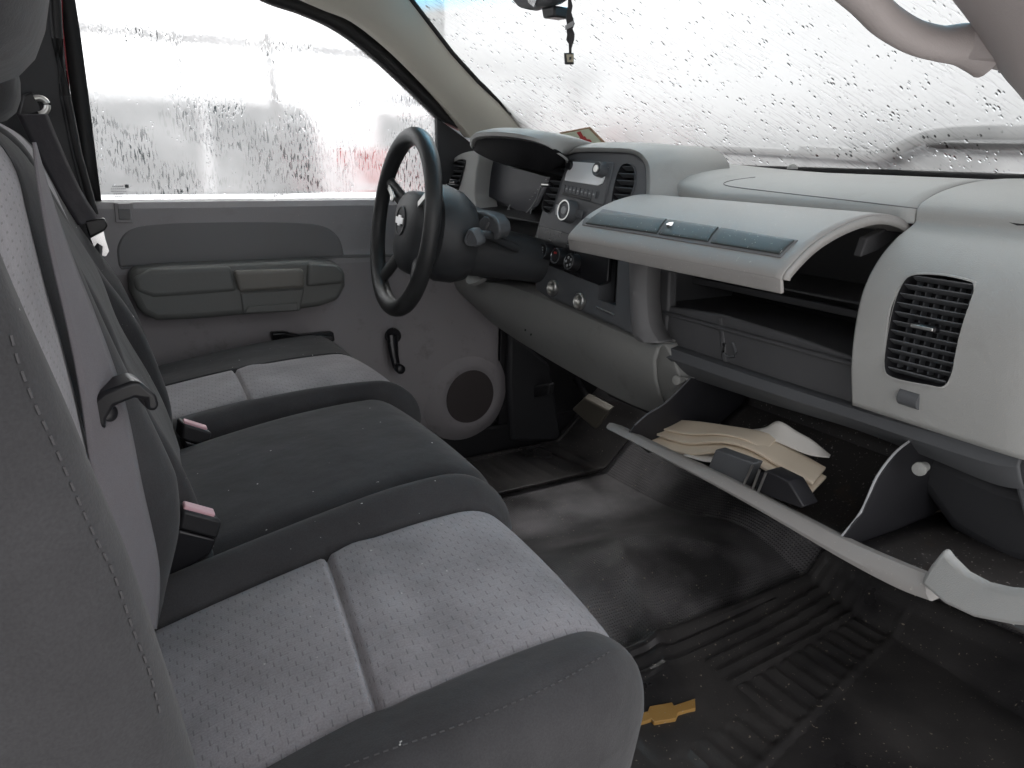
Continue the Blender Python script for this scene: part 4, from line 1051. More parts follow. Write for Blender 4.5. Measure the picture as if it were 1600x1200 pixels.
# dark underside of the hood
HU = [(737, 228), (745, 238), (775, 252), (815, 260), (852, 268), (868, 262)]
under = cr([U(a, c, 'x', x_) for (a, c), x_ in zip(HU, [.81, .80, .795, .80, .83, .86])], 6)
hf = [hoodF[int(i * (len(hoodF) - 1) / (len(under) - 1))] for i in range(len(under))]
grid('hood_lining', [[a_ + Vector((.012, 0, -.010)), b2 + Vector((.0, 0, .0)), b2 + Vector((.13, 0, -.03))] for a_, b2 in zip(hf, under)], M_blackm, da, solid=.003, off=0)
# cluster pocket
clus = prism('gauge_cluster', [U(a, c, 'x', .93) for a, c in [(745, 225), (790, 222), (850, 240), (885, 262), (876, 300), (850, 345), (800, 345), (755, 340), (740, 300)]], (.03, 0, 0), M_bin, da, bevel=.004)
grid('cluster_sidewall', [[U(a, c, 'x', .862) , U(a + 32, c + 3, 'x', .925)] for a, c in [(752, 226), (748, 240), (744, 270), (741, 305), (744, 330), (752, 342)]], M_stack, clus, solid=.003, off=0)
prism('cluster_floor', [U(745, 330, 'x', .83), U(855, 348, 'x', .86), U(850, 330, 'x', .93), U(752, 318, 'x', .93)], (0, 0, -.006), M_black, clus, bevel=.002)
prism('cluster_lens', [U(a, c, 'x', .90) for a, c in [(754, 246), (800, 262), (862, 276), (842, 320), (822, 336), (785, 318), (752, 302)]], (.002, 0, 0), M_clearlens, clus, bevel=.001)
for arcp in ([(795, 322), (797, 334), (806, 339), (820, 334), (834, 318), (846, 292)], [(831, 326), (828, 338), (832, 344), (838, 342)], [(788, 336), (794, 326), (797, 320)]):
    tube('chrome_arc', cr([U(a, c, 'x', .895) for a, c in arcp], 5), .0013, M_print, clus, n=8)
for k in range(7):
    a = 822 + k * 4.2; c = 312 - k * 5.2
    box('gauge_mark', U(a + 6, c, 'x', .897), (.0008, .005, .0015), M_print, clus, bevel=0)
# left light panel with vent
pl_ = prism('driver_end_panel', cr([U(a, c, 'x', .86) for a, c in [(692, 275), (700, 258), (714, 243), (735, 236), (748, 240), (744, 270), (741, 305), (744, 330), (722, 328), (704, 310), (694, 295)]], 4, closed=True), (.06, 0, 0), M_dash, da, bevel=.004, segs=3)
VS3 = [(727, 250), (724, 268), (718, 290), (713, 302), (706, 300), (699, 287), (700, 272), (706, 258), (716, 250)]
cut(pl_, [UP(a, c, (.859, .6, .75), (-1, 0, 0)) for a, c in VS3], (-1, 0, 0), .02, .04)
vent('air_vent', VS3, da, Vector((.858, .6, .75)), (-1, 0, .0), 7, knob=(712, 284), slatmat=M_stack, bordermat=M_black)
# dark infill between column and stack
prism('column_opening', [U(a, c, 'x', .90) for a, c in [(725, 325), (790, 340), (850, 345), (846, 460), (790, 440), (740, 430), (705, 420), (700, 380), (712, 340)]], (.03, 0, 0), M_black, da, bevel=.003)
# --- knee bolster
kt = [(690, 418), (720, 428), (745, 437), (790, 441), (850, 462), (915, 490), (985, 520), (1032, 538)]
kb = [(735, 470), (765, 500), (800, 525), (850, 556), (900, 585), (960, 618), (1010, 640), (1046, 651)]
KT = cr([U(a, c, 'x', .850) for a, c in kt], 5); KB = cr([U(a, c, 'x', .905) for a, c in kb], 5)
rows = []
for a_, b2 in zip(KT, KB):
    d = b2 - a_
    rows.append([a_ + Vector((.05, 0, .003)), a_ + Vector((.012, 0, .001)), a_ + d * .04 + Vector((-.002, 0, 0)), a_ + d * .2 + Vector((-.014, 0, 0)), a_ + d * .45 + Vector((-.018, 0, 0)), a_ + d * .7 + Vector((-.012, 0, 0)), a_ + d * .92 + Vector((-.003, 0, 0)), b2, b2 + Vector((.03, 0, .0)), b2 + Vector((.1, 0, .01))])
kn = grid('knee_panel', rows, M_knee, da, solid=.003, off=0)
prism('knee_panel_end', [U(a, c, 'x', x_) for (a, c), x_ in zip([(1018, 533), (1040, 538), (1050, 560), (1062, 590), (1076, 592), (1046, 652), (1028, 648)], [.853, .857, .865, .87, .875, .905, .90])], (.03, 0, 0), M_knee, kn, bevel=.004)
lathe('lever_cup', [(0, .03), (.004, .034), (.012, .036), (.012, .001)], U(752, 440, 'x', .85) + Vector((.0, 0, .01)), (-.6, 0, .8), M_dash, kn, n=24)
for (a, c) in [(837, 537 - 15), (828, 515)]: lathe('trim_screw', [(0, .0025), (.001, .0024), (.0012, .001)], U(a, c, 'x', .875) + Vector((-.012, 0, 0)), (-1, 0, .2), M_black, kn, n=12)

# --- lower glove box: door folded down with its bin
XG, ZG = .74, None
gl_ = U(952, 664, 'x', .74); gr_ = U(1432, 900, 'x', .74)
print('glove', gl_, gr_)
LT = cr([U(a, c, 'x', .752) for a, c in [(951, 661), (1030, 700), (1130, 746), (1230, 799), (1320, 845), (1400, 880), (1446, 898)]], 6)
LB = cr([U(a, c, 'x', .742) for a, c in [(950, 671), (1030, 713), (1130, 766), (1230, 823), (1320, 876), (1400, 918), (1452, 938)]], 6)
gb = grid('glove_box', [[t_ + Vector((.030, 0, -.010)), t_ + Vector((.008, 0, -.001)), t_ + Vector((.002, 0, .0)), t_.lerp(b_, .3) + Vector((-.003, 0, 0)), t_.lerp(b_, .7) + Vector((-.004, 0, 0)), b_, b_ + Vector((.006, 0, -.003)), b_ + Vector((.03, 0, -.004)), b_ + Vector((.032, 0, .0))] for t_, b_ in zip(LT, LB)], M_lid, da, closed_v=True, caps=True)
# outer door skin runs from that edge forward and under to the hinge
zh = .335
L1 = cr([U(a, c, 'x', .745) for a, c in [(952, 670), (1100, 748), (1300, 852), (1440, 918)]], 8)
skin = [[p + Vector((.02, 0, -.012)), p + Vector((.04, 0, -.022)), Vector((.84, p.y, zh + .005)), Vector((.90, p.y, zh))] for p in L1]
grid('door_skin', skin, M_lid, gb, solid=.003, off=0)
# curled end plate at the right
cp_ = [(1436, 912), (1452, 885), (1474, 858), (1484, 874), (1508, 898), (1540, 915), (1575, 923), (1640, 928), (1700, 930), (1700, 985), (1640, 984), (1580, 978), (1520, 966), (1475, 945)]
prism('door_end_wing', [U(a, c, 'x', x_) for (a, c), x_ in zip(cp_, [.74, .745, .752, .75, .745, .74, .735, .73, .73, .715, .715, .72, .727, .733])], (.012, -.0, .002), M_dash, gb, bevel=.005, segs=3)
# bin: floor sheet, left & right side walls, back
BL = gl_.y - .035; BR = U(1315, 838, 'x', .765).y
fl = [[Vector((.770, y, .402 - .02)), Vector((.778, y, .372)), Vector((.80, y, .352)), Vector((.86, y, .345)), Vector((.93, y, .352)), Vector((1.02, y, .40)), Vector((1.05, y, .50))] for y in np.linspace(BL, BR - .10, 24)]
for r in fl:
    r[0].z = gl_.z + (gr_.z - gl_.z) * ((r[0].y - gl_.y) / (gr_.y - gl_.y)) - .016
grid('bin_floor', fl, M_binshine, gb, solid=.003, off=0)
bl_ = [U(1000, 668, 'x', .765), U(1022, 652, 'x', .79), U(1045, 630, 'x', .83), U(1078, 590, 'x', .88), U(1150, 600, 'x', 1.0), Vector((1.04, BL, .40)), Vector((.93, BL, .345)), Vector((.80, BL, .345)), Vector((.75, BL, .385))]
prism('bin_side', [Vector((p.x, BL, p.z)) for p in bl_], (0, .0025, 0), M_bindark, gb, bevel=.0005)
tube('bin_edge', cr([Vector((p.x, BL, p.z)) for p in bl_[:4]], 5), .0016, M_satin if False else M_stack, gb, n=8)
br_ = [U(1313, 840, 'y', BR), U(1345, 800, 'y', BR), U(1370, 745, 'y', BR), U(1398, 708, 'y', BR), U(1420, 690, 'y', BR)]
print('br', br_)
far = br_[-1]
prism('bin_side', br_ + [Vector((far.x + .16, BR, far.z)), Vector((far.x + .16, BR, .36)), Vector((.80, BR, .345))], (0, -.0025, 0), M_bindark, gb, bevel=.0005)
tube('bin_edge', cr(br_, 5), .0016, M_print, gb, n=8)
for (a, c, x_) in [(1059, 594, .862), (1436, 732, .845)]:
    lathe('bumper_stop', [(0, .006), (.012, .007), (.016, .0085), (.02, .008), (.021, .001)], U(a, c, 'x', x_) + Vector((.012, 0, 0)), (-1, -.2, .1), M_knee, gb, n=18)
grid('inner_panel', [[Vector((.775, y, .374)), Vector((.80, y, .370)), Vector((.88, y, .368)), Vector((.98, y, .372))] for y in np.linspace(BR - .006, -.70, 10)], M_binshine, gb, solid=.003, off=0)
# latch striker blocks on the door's free edge
prism('latch_housing', [U(a, c, 'x', .775) for a, c in [(1105, 733), (1118, 702), (1178, 724), (1158, 764), (1140, 760)]], (.02, 0, .0), M_stack, gb, bevel=.002)
prism('latch_housing', [U(a, c, 'x', .77) for a, c in [(1183, 740), (1198, 735), (1232, 752), (1256, 792), (1250, 794), (1180, 768)]], (.03, 0, 0), M_bindark, gb, bevel=.002)
for q in ([(1176, 727), (1159, 764)], [(1197, 738), (1184, 770)], [(1187, 734), (1176, 764)]):
    tube('latch_pin', [U(*q[0], 'x', .765), U(*q[1], 'x', .765)], .0018, M_satin, gb, n=8)
# lower kick area: ducts behind the glove box
prism('lower_duct', [U(a, c, 'x', .93) for a, c in [(1400, 690), (1440, 700), (1560, 750), (1640, 770), (1640, 900), (1560, 880), (1480, 830), (1430, 760)]], (.12, 0, 0), M_trimdark, da, bevel=.02, segs=4)
prism('side_bracket', [U(a, c, 'x', .90) for a, c in [(1560, 690), (1640, 690), (1640, 820), (1600, 815), (1585, 760), (1562, 750)]], (.02, 0, 0), M_stack, da, bevel=.004)
box('heater_case', (1.28, -.05, .42), (.35, 1.0, .35), M_black, da, bevel=.03)
prism('kick_panel', [U(a, c, 'y', .74) for a, c in [(797, 520), (830, 545), (860, 570), (880, 690), (800, 690), (795, 600)]], (0, .03, 0), M_trimdark, da, bevel=.01)
struct(box('kick_wall', (1.30, .775, .25), (.60, .02, .75), M_black))
struct(box('kick_wall', (1.30, -.775, .25), (.60, .02, .75), M_black))

# ================================================================== STEERING WHEEL + COLUMN
sw = thing('steering_wheel', 'black leather steering wheel with silver emblem on its hub', 'steering wheel', (.55, .37, .69))
wt = U(648, 200, 'y', .37); wb = U(612, 491, 'y', .37)
wc_ = (wt + wb) / 2; upv = (wt - wb).normalized(); Rw = (wt - wb).length / 2 - .014
sidev = Vector((math.sin(math.radians(5.5)), math.cos(math.radians(5.5)), 0)); upv = (upv - sidev * upv.dot(sidev)).normalized(); wn = sidev.cross(upv).normalized()
if wn.x > 0: wn = -wn          # faces the driver
print('wheel', wc_, Rw, wn)
path = [wc_ + (upv * math.cos(a) + sidev * math.sin(a)) * Rw for a in np.linspace(0, 2 * math.pi, 72, endpoint=False)]
rows = []
for i, a in enumerate(np.linspace(0, 2 * math.pi, 72, endpoint=False)):
    o_ = (upv * math.cos(a) + sidev * math.sin(a)); rr = .0155 + .0015 * math.cos(a * 2) ; r = []
    for k in range(16):
        b2 = 2 * math.pi * k / 16; r.append(path[i] + o_ * math.cos(b2) * rr * .95 + wn * math.sin(b2) * rr * 1.05)
    rows.append(r)
grid('rim', rows, M_wheel, sw, closed_u=True, closed_v=True)
hubc = wc_ - wn * .035 - upv * .005
def WP(a, b2, d=0): return wc_ + sidev * a + upv * b2 + wn * d       # a toward +y, b up, d toward driver
# hub pad
def hub_row(s, d, k=1.0):
    out = []
    for q in range(36):
        a = 2 * math.pi * q / 36; ca, sa = math.cos(a), math.sin(a)
        sg = lambda v, e: (abs(v) ** e) * (1 if v > 0 else -1)
        ww = .078 * (1 if sa > 0 else .86) ; out.append(WP(ww * s * sg(ca, .7), (.068 if sa > 0 else .088) * s * sg(sa, .75) - .004, d))
    return out
hub = grid('airbag_pad', [hub_row(.9, -.055), hub_row(1.0, -.045), hub_row(1.0, -.02), hub_row(.95, -.010), hub_row(.8, -.002), hub_row(.5, .003), hub_row(.2, .004), hub_row(.01, .004)], M_hub, sw, closed_v=True)
# emblem: round ring and bright bowtie plate
lathe('emblem_ring', [(.0, .027), (.003, .027), (.003, .0245), (.0015, .024), (.0, .001)], WP(0, .005, .0035), wn, M_hub, hub, n=28)
bw = [(-.016, -.004), (-.006, -.004), (-.0055, -.0065), (.006, -.0065), (.006, -.004), (.016, -.004), (.016, .004), (.006, .004), (.0055, .0065), (-.006, .0065), (-.006, .004), (-.016, .004)]
prism('bowtie_emblem', [WP(a * 1.35, (b2 * 1.5) + .005, .0065) for a, b2 in bw], wn * .002, M_badge, hub, bevel=.0005)
# spokes
def spoke(ang, w0, w1, mat=M_wheel):
    d_ = upv * math.cos(ang) + sidev * math.sin(ang); s_ = d_.cross(wn)
    rows = []
    for k in range(9):
        q = k / 8; rr = .055 + (Rw - .008 - .055) * q; ww = w0 + (w1 - w0) * q; dp = -.026 + .022 * q
        c = wc_ + d_ * rr + wn * dp
        rows.append([c + s_ * ww * math.cos(b2) + wn * .009 * math.sin(b2) for b2 in np.linspace(0, 2 * math.pi, 14, endpoint=False)])
    return grid('spoke', rows, mat, sw, closed_v=True, caps=True)
for ang in (math.radians(62), math.radians(-62), math.radians(140), math.radians(-140)): spoke(ang, .017, .015)
for ang in (math.radians(-62), math.radians(62)):
    d_ = upv * math.cos(ang) + sidev * math.sin(ang)
    box('spoke_insert', wc_ + d_ * .110 + wn * .0, (.05, .012, .004), M_satin, sw, rot=basis(d_, d_.cross(wn)), bevel=.0015)
# column
co = thing('steering_column', 'black steering column shroud with key cylinder and shift lever', 'steering column', (.75, .37, .65))
rows = []
for d, ry, rz, dz in [(-.045, .06, .058, 0), (-.052, .085, .085, -.004), (-.075, .092, .092, -.008), (-.105, .090, .088, -.012), (-.125, .080, .078, -.016), (-.135, .055, .06, -.022), (-.20, .05, .05, -.03), (-.30, .045, .045, -.035)]:
    rows.append([wc_ + wn * d + sidev * ry * math.cos(a) + upv * (rz * math.sin(a) + dz) for a in np.linspace(0, 2 * math.pi, 32, endpoint=False)])
grid('shroud', rows, M_hub, co, closed_v=True, caps=True)
prism('ignition_housing', [U(a, c, 'x', .685) for a, c in [(724, 322), (741, 330), (755, 331), (770, 337), (779, 348), (781, 362), (776, 374), (755, 376), (735, 366)]], (.04, .025, 0), M_stack, co, bevel=.005, segs=3)
kn_ = Vector((-.95, -.3, .08))
lathe('key_cylinder', [(0, .0165), (.004, .0165), (.006, .015), (.004, .0135), (.003, .001)], U(761, 352, 'x', .686), kn_, M_stack, co, n=28)
box('key_slot', U(762, 353, 'x', .684), (.006, .0035, .016), M_inset, co, rot=basis((1, .3, 0), (0, .8, .5)), bevel=.0005)
lv = cr([U(808, 388, 'x', .76), U(785, 378, 'x', .72), U(765, 368, 'x', .68), U(748, 368, 'x', .655)], 5)
tube('shift_lever', lv, .0085, M_hub, co, n=14)
kax = Vector((-.90, -.40, -.12)).normalized(); ko = U(750, 369, 'x', .658)
s_, u_ = frame_of(kax)
rows = []
for d, k_ in [(0, .6), (.004, .9), (.014, 1.0), (.024, .97), (.028, .85), (.028, .6), (.0265, .56), (.0265, .01)]:
    rows.append([ko + kax * d + (s_ * math.cos(a) + u_ * math.sin(a)) * .0165 * k_ * (1 + .14 * math.cos(3 * (a - 1.57))) for a in np.linspace(0, 2 * math.pi, 36, endpoint=False)])
grid('lever_knob', rows, M_stack, co, closed_v=True, caps=True)
prism('column_cover', [U(a, c, 'x', .76) for a, c in [(722, 352), (745, 372), (780, 376), (792, 392), (788, 412), (765, 420), (735, 415), (715, 400)]], (.05, .015, 0), M_black, co, bevel=.01)
prism('lower_cover', [U(a, c, 'x', .82) for a, c in [(700, 408), (735, 410), (790, 415), (812, 420), (800, 436), (770, 440), (735, 430)]], (.08, .02, 0), M_black, co, bevel=.008)

# ================================================================== PEDALS
pe = thing('brake_pedal', 'worn metal edged brake pedal above the driver mat', 'pedal', U(925, 645, 'x', 1.18))
pc = [U(a, c, 'x', 1.15) for a, c in [(893, 640), (912, 622), (951, 643), (930, 672)]]
prism('pedal_pad', pc, (.02, 0, .012), plastic('worn_pedal', (.12, .11, .09), .5, .3, 200, .3, dirt=(.25, .22, .18, .6)), pe, bevel=.004)
tube('pedal_arm', [U(930, 645, 'x', 1.17), U(905, 600, 'x', 1.25), U(880, 560, 'x', 1.35)], .010, M_black, pe)
pe2 = thing('parking_brake', 'black parking brake lever against the kick panel', 'pedal', U(845, 600, 'x', 1.1))
prism('pedal_pad', [U(a, c, 'x', 1.10) for a, c in [(828, 605), (858, 601), (856, 618), (832, 622)]], (.02, 0, .005), M_trimdark, pe2, bevel=.004)
tube('pedal_arm', cr([U(834, 618, 'x', 1.12), U(815, 625, 'x', 1.12), U(812, 650, 'x', 1.12), U(820, 670, 'x', 1.10), U(808, 690, 'x', 1.08)], 5), .009, M_trimdark, pe2)

# ================================================================== MIRROR, LANYARD, STICKER, DOCUMENTS
mi = thing('rearview_mirror', 'grey rear view mirror cut off at the top edge of the glass', 'mirror', (.72, .2, 1.08))
XM = .70
prism('mirror_housing', [U(a, c, 'x', XM) for a, c in [(818, -30), (822, 5), (833, 15), (845, 18), (880, 8), (905, -8), (930, -45)]], (-.03, 0, 0), M_stack, mi, bevel=.008, segs=3)
prism('mirror_face', [U(a, c, 'x', XM - .0305) for a, c in [(822, -24), (826, 4), (836, 12), (842, -5), (848, -30)]], (-.002, 0, 0), M_chrome, mi, bevel=.001)
prism('mirror_sensor', [U(a, c, 'x', XM - .02) for a, c in [(845, 12), (866, 8), (866, 26), (848, 29)]], (.03, 0, 0), M_blackg, mi, bevel=.003)
tube('mirror_mount', [(XM - .01, .17, 1.12), (.68, .17, 1.21), (.66, .17, 1.26)], .012, M_stack, mi)
la = thing('hanging_lanyard', 'twisted black fabric lanyard with a square tag hanging from the mirror', 'lanyard', U(890, 0, 'x', .69))
cl = [(890, -20, 4.5), (890, 0, 4.5), (891, 10, 6), (889, 20, 5), (890, 30, 7), (892, 38, 9), (890, 46, 8.5), (892, 54, 9), (891, 62, 8), (892, 68, 4.5), (891, 76, 3.5), (891, 83, 3.5)]
rows = []
for i, (a, c, h_) in enumerate(cl):
    ce = U(a, c, 'x', .69); tw = .35 * math.sin(i * 1.3); h_ = h_ * .00098
    rows.append([ce + Vector((math.sin(b2) * h_ * .45 + math.cos(b2) * h_ * tw * .5, math.cos(b2) * h_, 0)) for b2 in np.linspace(0, 2 * math.pi, 12, endpoint=False)])
grid('strap', rows, plastic('lanyard_cloth', (.045, .043, .045), .9, .4, 900, .2), la, closed_v=True, caps=True)
prism('tag_block', [U(a, c, 'x', .69) for a, c in [(885, 83), (897, 83), (897, 101), (886, 101)]], (-.005, 0, 0), M_black, la, bevel=.001)
prism('tag_face', [U(a, c, 'x', .6845) for a, c in [(886, 85), (896, 85), (896, 97), (887, 97)]], (-.001, 0, 0), plain('tag_beige', (.42, .38, .27)), la, bevel=0)
box('tag_mark', U(891, 91, 'x', .6832), (.0006, .005, .004), M_black, la, bevel=0)
prism('strap_label', [U(a, c, 'x', .678) for a, c in [(884, 40), (897, 32), (896, 41), (884, 47)]], (-.001, 0, 0), M_print, la, bevel=0)

# inspection sticker on the inside of the windshield
stn = (ws(.45, .2) - ws(.40, .2)).cross(ws(.40, .25) - ws(.40, .2)).normalized()
if stn.x > 0: stn = -stn
def WS_(px, py, off=.012):
    p0 = ws(.42, .02); return UP(px, py, p0 + stn * off, stn)
stk_ = thing('window_sticker', 'cream framed sticker with red figure on the lower windshield', 'sticker', WS_(915, 212))
prism('sticker_sheet', [WS_(a, c) for a, c in [(874, 207), (922, 198), (950, 226), (905, 236)]], stn * .001, plain('sticker_brown', (.45, .30, .2), .7), stk_, bevel=0)
prism('sticker_face', [WS_(a, c, .0135) for a, c in [(879, 209), (920, 201), (943, 225), (905, 233)]], stn * .0005, plain('sticker_cream', (.66, .70, .56), .7), stk_, bevel=0)
redm = plain('sticker_red', (.5, .05, .05), .6)
for q in ([(901, 207), (907, 205), (912, 214), (905, 213)], [(906, 213), (914, 213), (921, 223), (914, 226), (906, 219)], [(912, 217), (922, 218), (925, 222), (916, 223)]):
    prism('sticker_print', [WS_(a, c, .0145) for a, c in q], stn * .0004, redm, stk_, bevel=0)

# booklet and loose sheet in the glove box
def sheet_stack(name, label, cat, edge_a, edge_b, x_a, x_b, mat, th, n=16, curl=0):
    A = cr([U(a, c, 'x', x_) for (a, c), x_ in zip(edge_a, x_a)], 6); B = cr([U(a, c, 'x', x_) for (a, c), x_ in zip(edge_b, x_b)], 6)
    m = min(len(A), len(B))
    o = grid(name, [[A[i].lerp(B[i], k / 8) + Vector((0, 0, curl * math.sin(k / 8 * math.pi))) for k in range(9)] for i in range(m)], mat, None, solid=th, off=1)
    return tag(o, label, cat)
bk = thing('folded_booklet', 'thick cream folded paper booklet lying in the open glove box', 'booklet', U(1150, 700, 'x', .82))
def layer(k, A, B, xa, xb, th, dz, mat=M_paper):
    A_ = cr([U(a, c, 'x', x_) + Vector((0, 0, dz)) for (a, c), x_ in zip(A, xa)], 6); B_ = cr([U(a, c, 'x', x_) + Vector((0, 0, dz)) for (a, c), x_ in zip(B, xb)], 6)
    return grid('page_block', [[A_[i].lerp(B_[i], q / 6) for q in range(7)] for i in range(len(A_))], mat, bk, solid=th, off=0, bevel=.0006)
FA = [(1030, 662), (1090, 665), (1150, 672), (1200, 690), (1245, 715), (1292, 742)]
FB = [(1018, 688), (1070, 706), (1125, 703), (1165, 712), (1215, 742), (1262, 774)]
layer(0, FA, FB, [.865] * 6, [.80, .80, .80, .80, .80, .81], .004, -.004)
layer(1, [(1033, 660), (1090, 663), (1150, 670), (1205, 686), (1248, 709), (1290, 733)], [(1021, 678), (1070, 694), (1125, 692), (1170, 702), (1218, 730), (1270, 757)], [.87] * 6, [.815] * 6, .004, .001)
layer(2, [(1034, 661), (1085, 664), (1140, 672), (1185, 680), (1215, 690)], [(1024, 673), (1070, 684), (1125, 685), (1165, 694), (1195, 712)], [.87] * 5, [.83] * 5, .003, .006)
ls = grid('loose_sheet', [[p.lerp(q, k / 6) for k in range(7)] for p, q in zip(cr([U(a, c, 'x', .88) for a, c in [(1168, 672), (1195, 668), (1217, 658), (1245, 674), (1270, 688), (1298, 711)]], 5),
     cr([U(a, c, 'x', .86) for a, c in [(1180, 684), (1205, 688), (1222, 694), (1245, 704), (1268, 712), (1296, 715)]], 5))], M_paperw, None, solid=.0006, off=0)
tag(ls, 'white curled sheet sticking out behind the cream booklet', 'paper')
ls2 = grid('paper_sheet', [[p.lerp(q, k / 6) for k in range(7)] for p, q in zip(cr([U(a, c, 'x', .84) + Vector((0, 0, -.008)) for a, c in [(1080, 690), (1120, 690), (1160, 700)]], 5),
     cr([U(a, c, 'x', .79) + Vector((0, 0, -.006)) for a, c in [(1068, 706), (1105, 716), (1140, 712)]], 5))], M_paperw, None, solid=.0006, off=0)
tag(ls2, 'white sheet tucked under the booklet beside the latch', 'paper')

# ================================================================== OUTSIDE
M_ground = plastic('wet_gravel', (.30, .295, .285), .6, 0, 100, .25)
g = bpy.data.meshes.new('ground'); g.from_pydata([(-200, -200, -.75), (200, -200, -.75), (200, 200, -.75), (-200, 200, -.75)], [], [(0, 1, 2, 3)])
struct(finish('ground', g, M_ground, smooth=False))
def paint(name, c): return plastic(name, c, .3, 0, 100, .03, spec=.5)
P_white = paint('white_car_paint', (.72, .74, .75)); P_redc = paint('red_car_paint', (.45, .03, .035)); P_sil = paint('silver_car_paint', (.42, .45, .48)); P_dk = paint('dark_car_paint', (.05, .06, .08))
M_glassc = plain('car_glass_dark', (.03, .045, .05), .1, .6); M_tyre = plain('tyre_rubber', (.02, .02, .02), .8)
def car(name, label, cat, loc, ang, pm, L=4.6, H=1.45, hood=.33, kind='car'):
    """side-profile body with inset windows, wheels, lamps. Local x along the car"""
    t = thing(name, label, cat, loc, 'parked vehicles outside'); t.rotation_euler = (0, 0, ang)
    W = 1.8; hb = H * .58
    if kind == 'suv': prof = [(0, .3), (0, .62 * H), (.06 * L, .66 * H), (.13 * L, .98 * H), (.6 * L, H), (.72 * L, .68 * H), (.97 * L, .60 * H), (L, .5 * H), (L, .3)]
    else: prof = [(0, .3), (0, .62 * H), (.14 * L, .66 * H), (.26 * L, .97 * H), (.52 * L, H), (.68 * L, .66 * H), (.96 * L, .55 * H), (L, .45 * H), (L, .3)]
    def pp(x, z, y): return Vector((x - L / 2, y, z))
    def lp(nm, pts, y0, y1, m, bev=.05, par=t, segs=3):
        bm = bmesh.new(); a = [bm.verts.new(pp(x, z, y0 * (1 - .12 * max(0, z - hb) / (H - hb)))) for x, z in pts]; b2 = [bm.verts.new(pp(x, z, y1 * (1 - .12 * max(0, z - hb) / (H - hb)))) for x, z in pts]
        bm.faces.new(a); bm.faces.new(b2[::-1]); n = len(pts)
        for i in range(n): bm.faces.new((a[i], b2[i], b2[(i + 1) % n], a[(i + 1) % n]))
        bmesh.ops.recalc_face_normals(bm, faces=bm.faces[:]); me = bpy.data.meshes.new(nm); bm.to_mesh(me); bm.free()
        o = bpy.data.objects.new(nm, me); COL.objects.link(o); me.materials.append(m); o.parent = par
        for p in me.polygons: p.use_smooth = True
        if bev: q = o.modifiers.new('b', 'BEVEL'); q.width = bev; q.segments = segs; q.limit_method = 'ANGLE'
        return o
    lp('body', prof, -W / 2, W / 2, pm, .06)
    top = [p for p in prof if p[1] > hb]
    z0, z1 = hb + .08, H * .94
    xr, xf = (.10 * L, .64 * L) if kind == 'suv' else (.24 * L, .60 * L)
    mids = np.linspace(xr, xf, 4 if kind == 'suv' else 3)
    for s_ in (-1, 1):
        for k in range(len(mids) - 1):
            a, b2 = mids[k] + .04, mids[k + 1] - .04
            sl0 = .12 if k == 0 else 0; sl1 = .22 if k == len(mids) - 2 else 0
            y = s_ * (W / 2 - .0)
            lp('window', [(a, z0), (b2 + sl1 * .5, z0), (b2 - sl1, z1), (a + sl0, z1)], y - s_ * .02, y + s_ * .012, M_glassc, .005, segs=1)
    # windscreen
    wsx = [(.62 * L, H * .96), (.725 * L, .70 * H)] if kind == 'suv' else [(.535 * L, H * .97), (.675 * L, .69 * H)]
    lp('windscreen', [(wsx[0][0], wsx[0][1]), (wsx[1][0], wsx[1][1]), (wsx[1][0] + .03, wsx[1][1] + .02), (wsx[0][0] + .03, wsx[0][1] + .02)], -W / 2 + .12, W / 2 - .12, M_glassc, 0)
    for s_ in (-1, 1):
        for xx in (.18 * L, .80 * L):
            bm = bmesh.new(); bmesh.ops.create_cone(bm, cap_ends=True, segments=28, radius1=.35, radius2=.35, depth=.24)
            bmesh.ops.rotate(bm, cent=(0, 0, 0), matrix=Matrix.Rotation(math.pi / 2, 3, 'X'), verts=bm.verts); bmesh.ops.translate(bm, vec=pp(xx, .35, s_ * (W / 2 - .10)), verts=bm.verts)
            me = bpy.data.meshes.new('wheel'); bm.to_mesh(me); bm.free(); o = bpy.data.objects.new('wheel', me); COL.objects.link(o); me.materials.append(M_tyre); o.parent = t
            bv = o.modifiers.new('b', 'BEVEL'); bv.width = .03; bv.segments = 2; bv.limit_method = 'ANGLE'
            bm = bmesh.new(); bmesh.ops.create_cone(bm, cap_ends=True, segments=24, radius1=.21, radius2=.19, depth=.25)
            bmesh.ops.rotate(bm, cent=(0, 0, 0), matrix=Matrix.Rotation(math.pi / 2, 3, 'X'), verts=bm.verts); bmesh.ops.translate(bm, vec=pp(xx, .35, s_ * (W / 2 - .09)), verts=bm.verts)
            me = bpy.data.meshes.new('rim'); bm.to_mesh(me); bm.free(); r_ = bpy.data.objects.new('rim', me); COL.objects.link(r_); me.materials.append(M_satin); r_.parent = o
        lp('headlight', [(L - .10, .47 * H), (L + .01, .44 * H), (L + .01, .38 * H), (L - .10, .40 * H)], s_ * .55, s_ * .85, M_white, .01)
        tz = .2 if kind == 'suv' else 0
        lp('tail_light', [(-.02, (.60 + tz) * H - .1 * tz), (.06 + tz, (.60 + tz) * H - .1 * tz), (.06 + tz * .6, (.48 + tz * .9) * H), (-.02, (.48 + tz * .9) * H)], s_ * .65, s_ * .88, P_redc, .01)
    return t
GZ = -.75
car('parked_suv', 'tall white sport utility vehicle seen through the rear half of the side window', 'car', (.1, 6.2, GZ), math.radians(170), P_white, 4.9, 2.0, kind='suv')
car('parked_suv', 'white high vehicle behind the middle of the side window', 'car', (3.9, 6.9, GZ), math.radians(20), P_white, 4.8, 2.0, kind='suv')
car('parked_car', 'low red car showing at the bottom front corner of the side window', 'car', (4.0, 4.2, GZ), math.radians(3), P_redc, 4.4, 1.32)
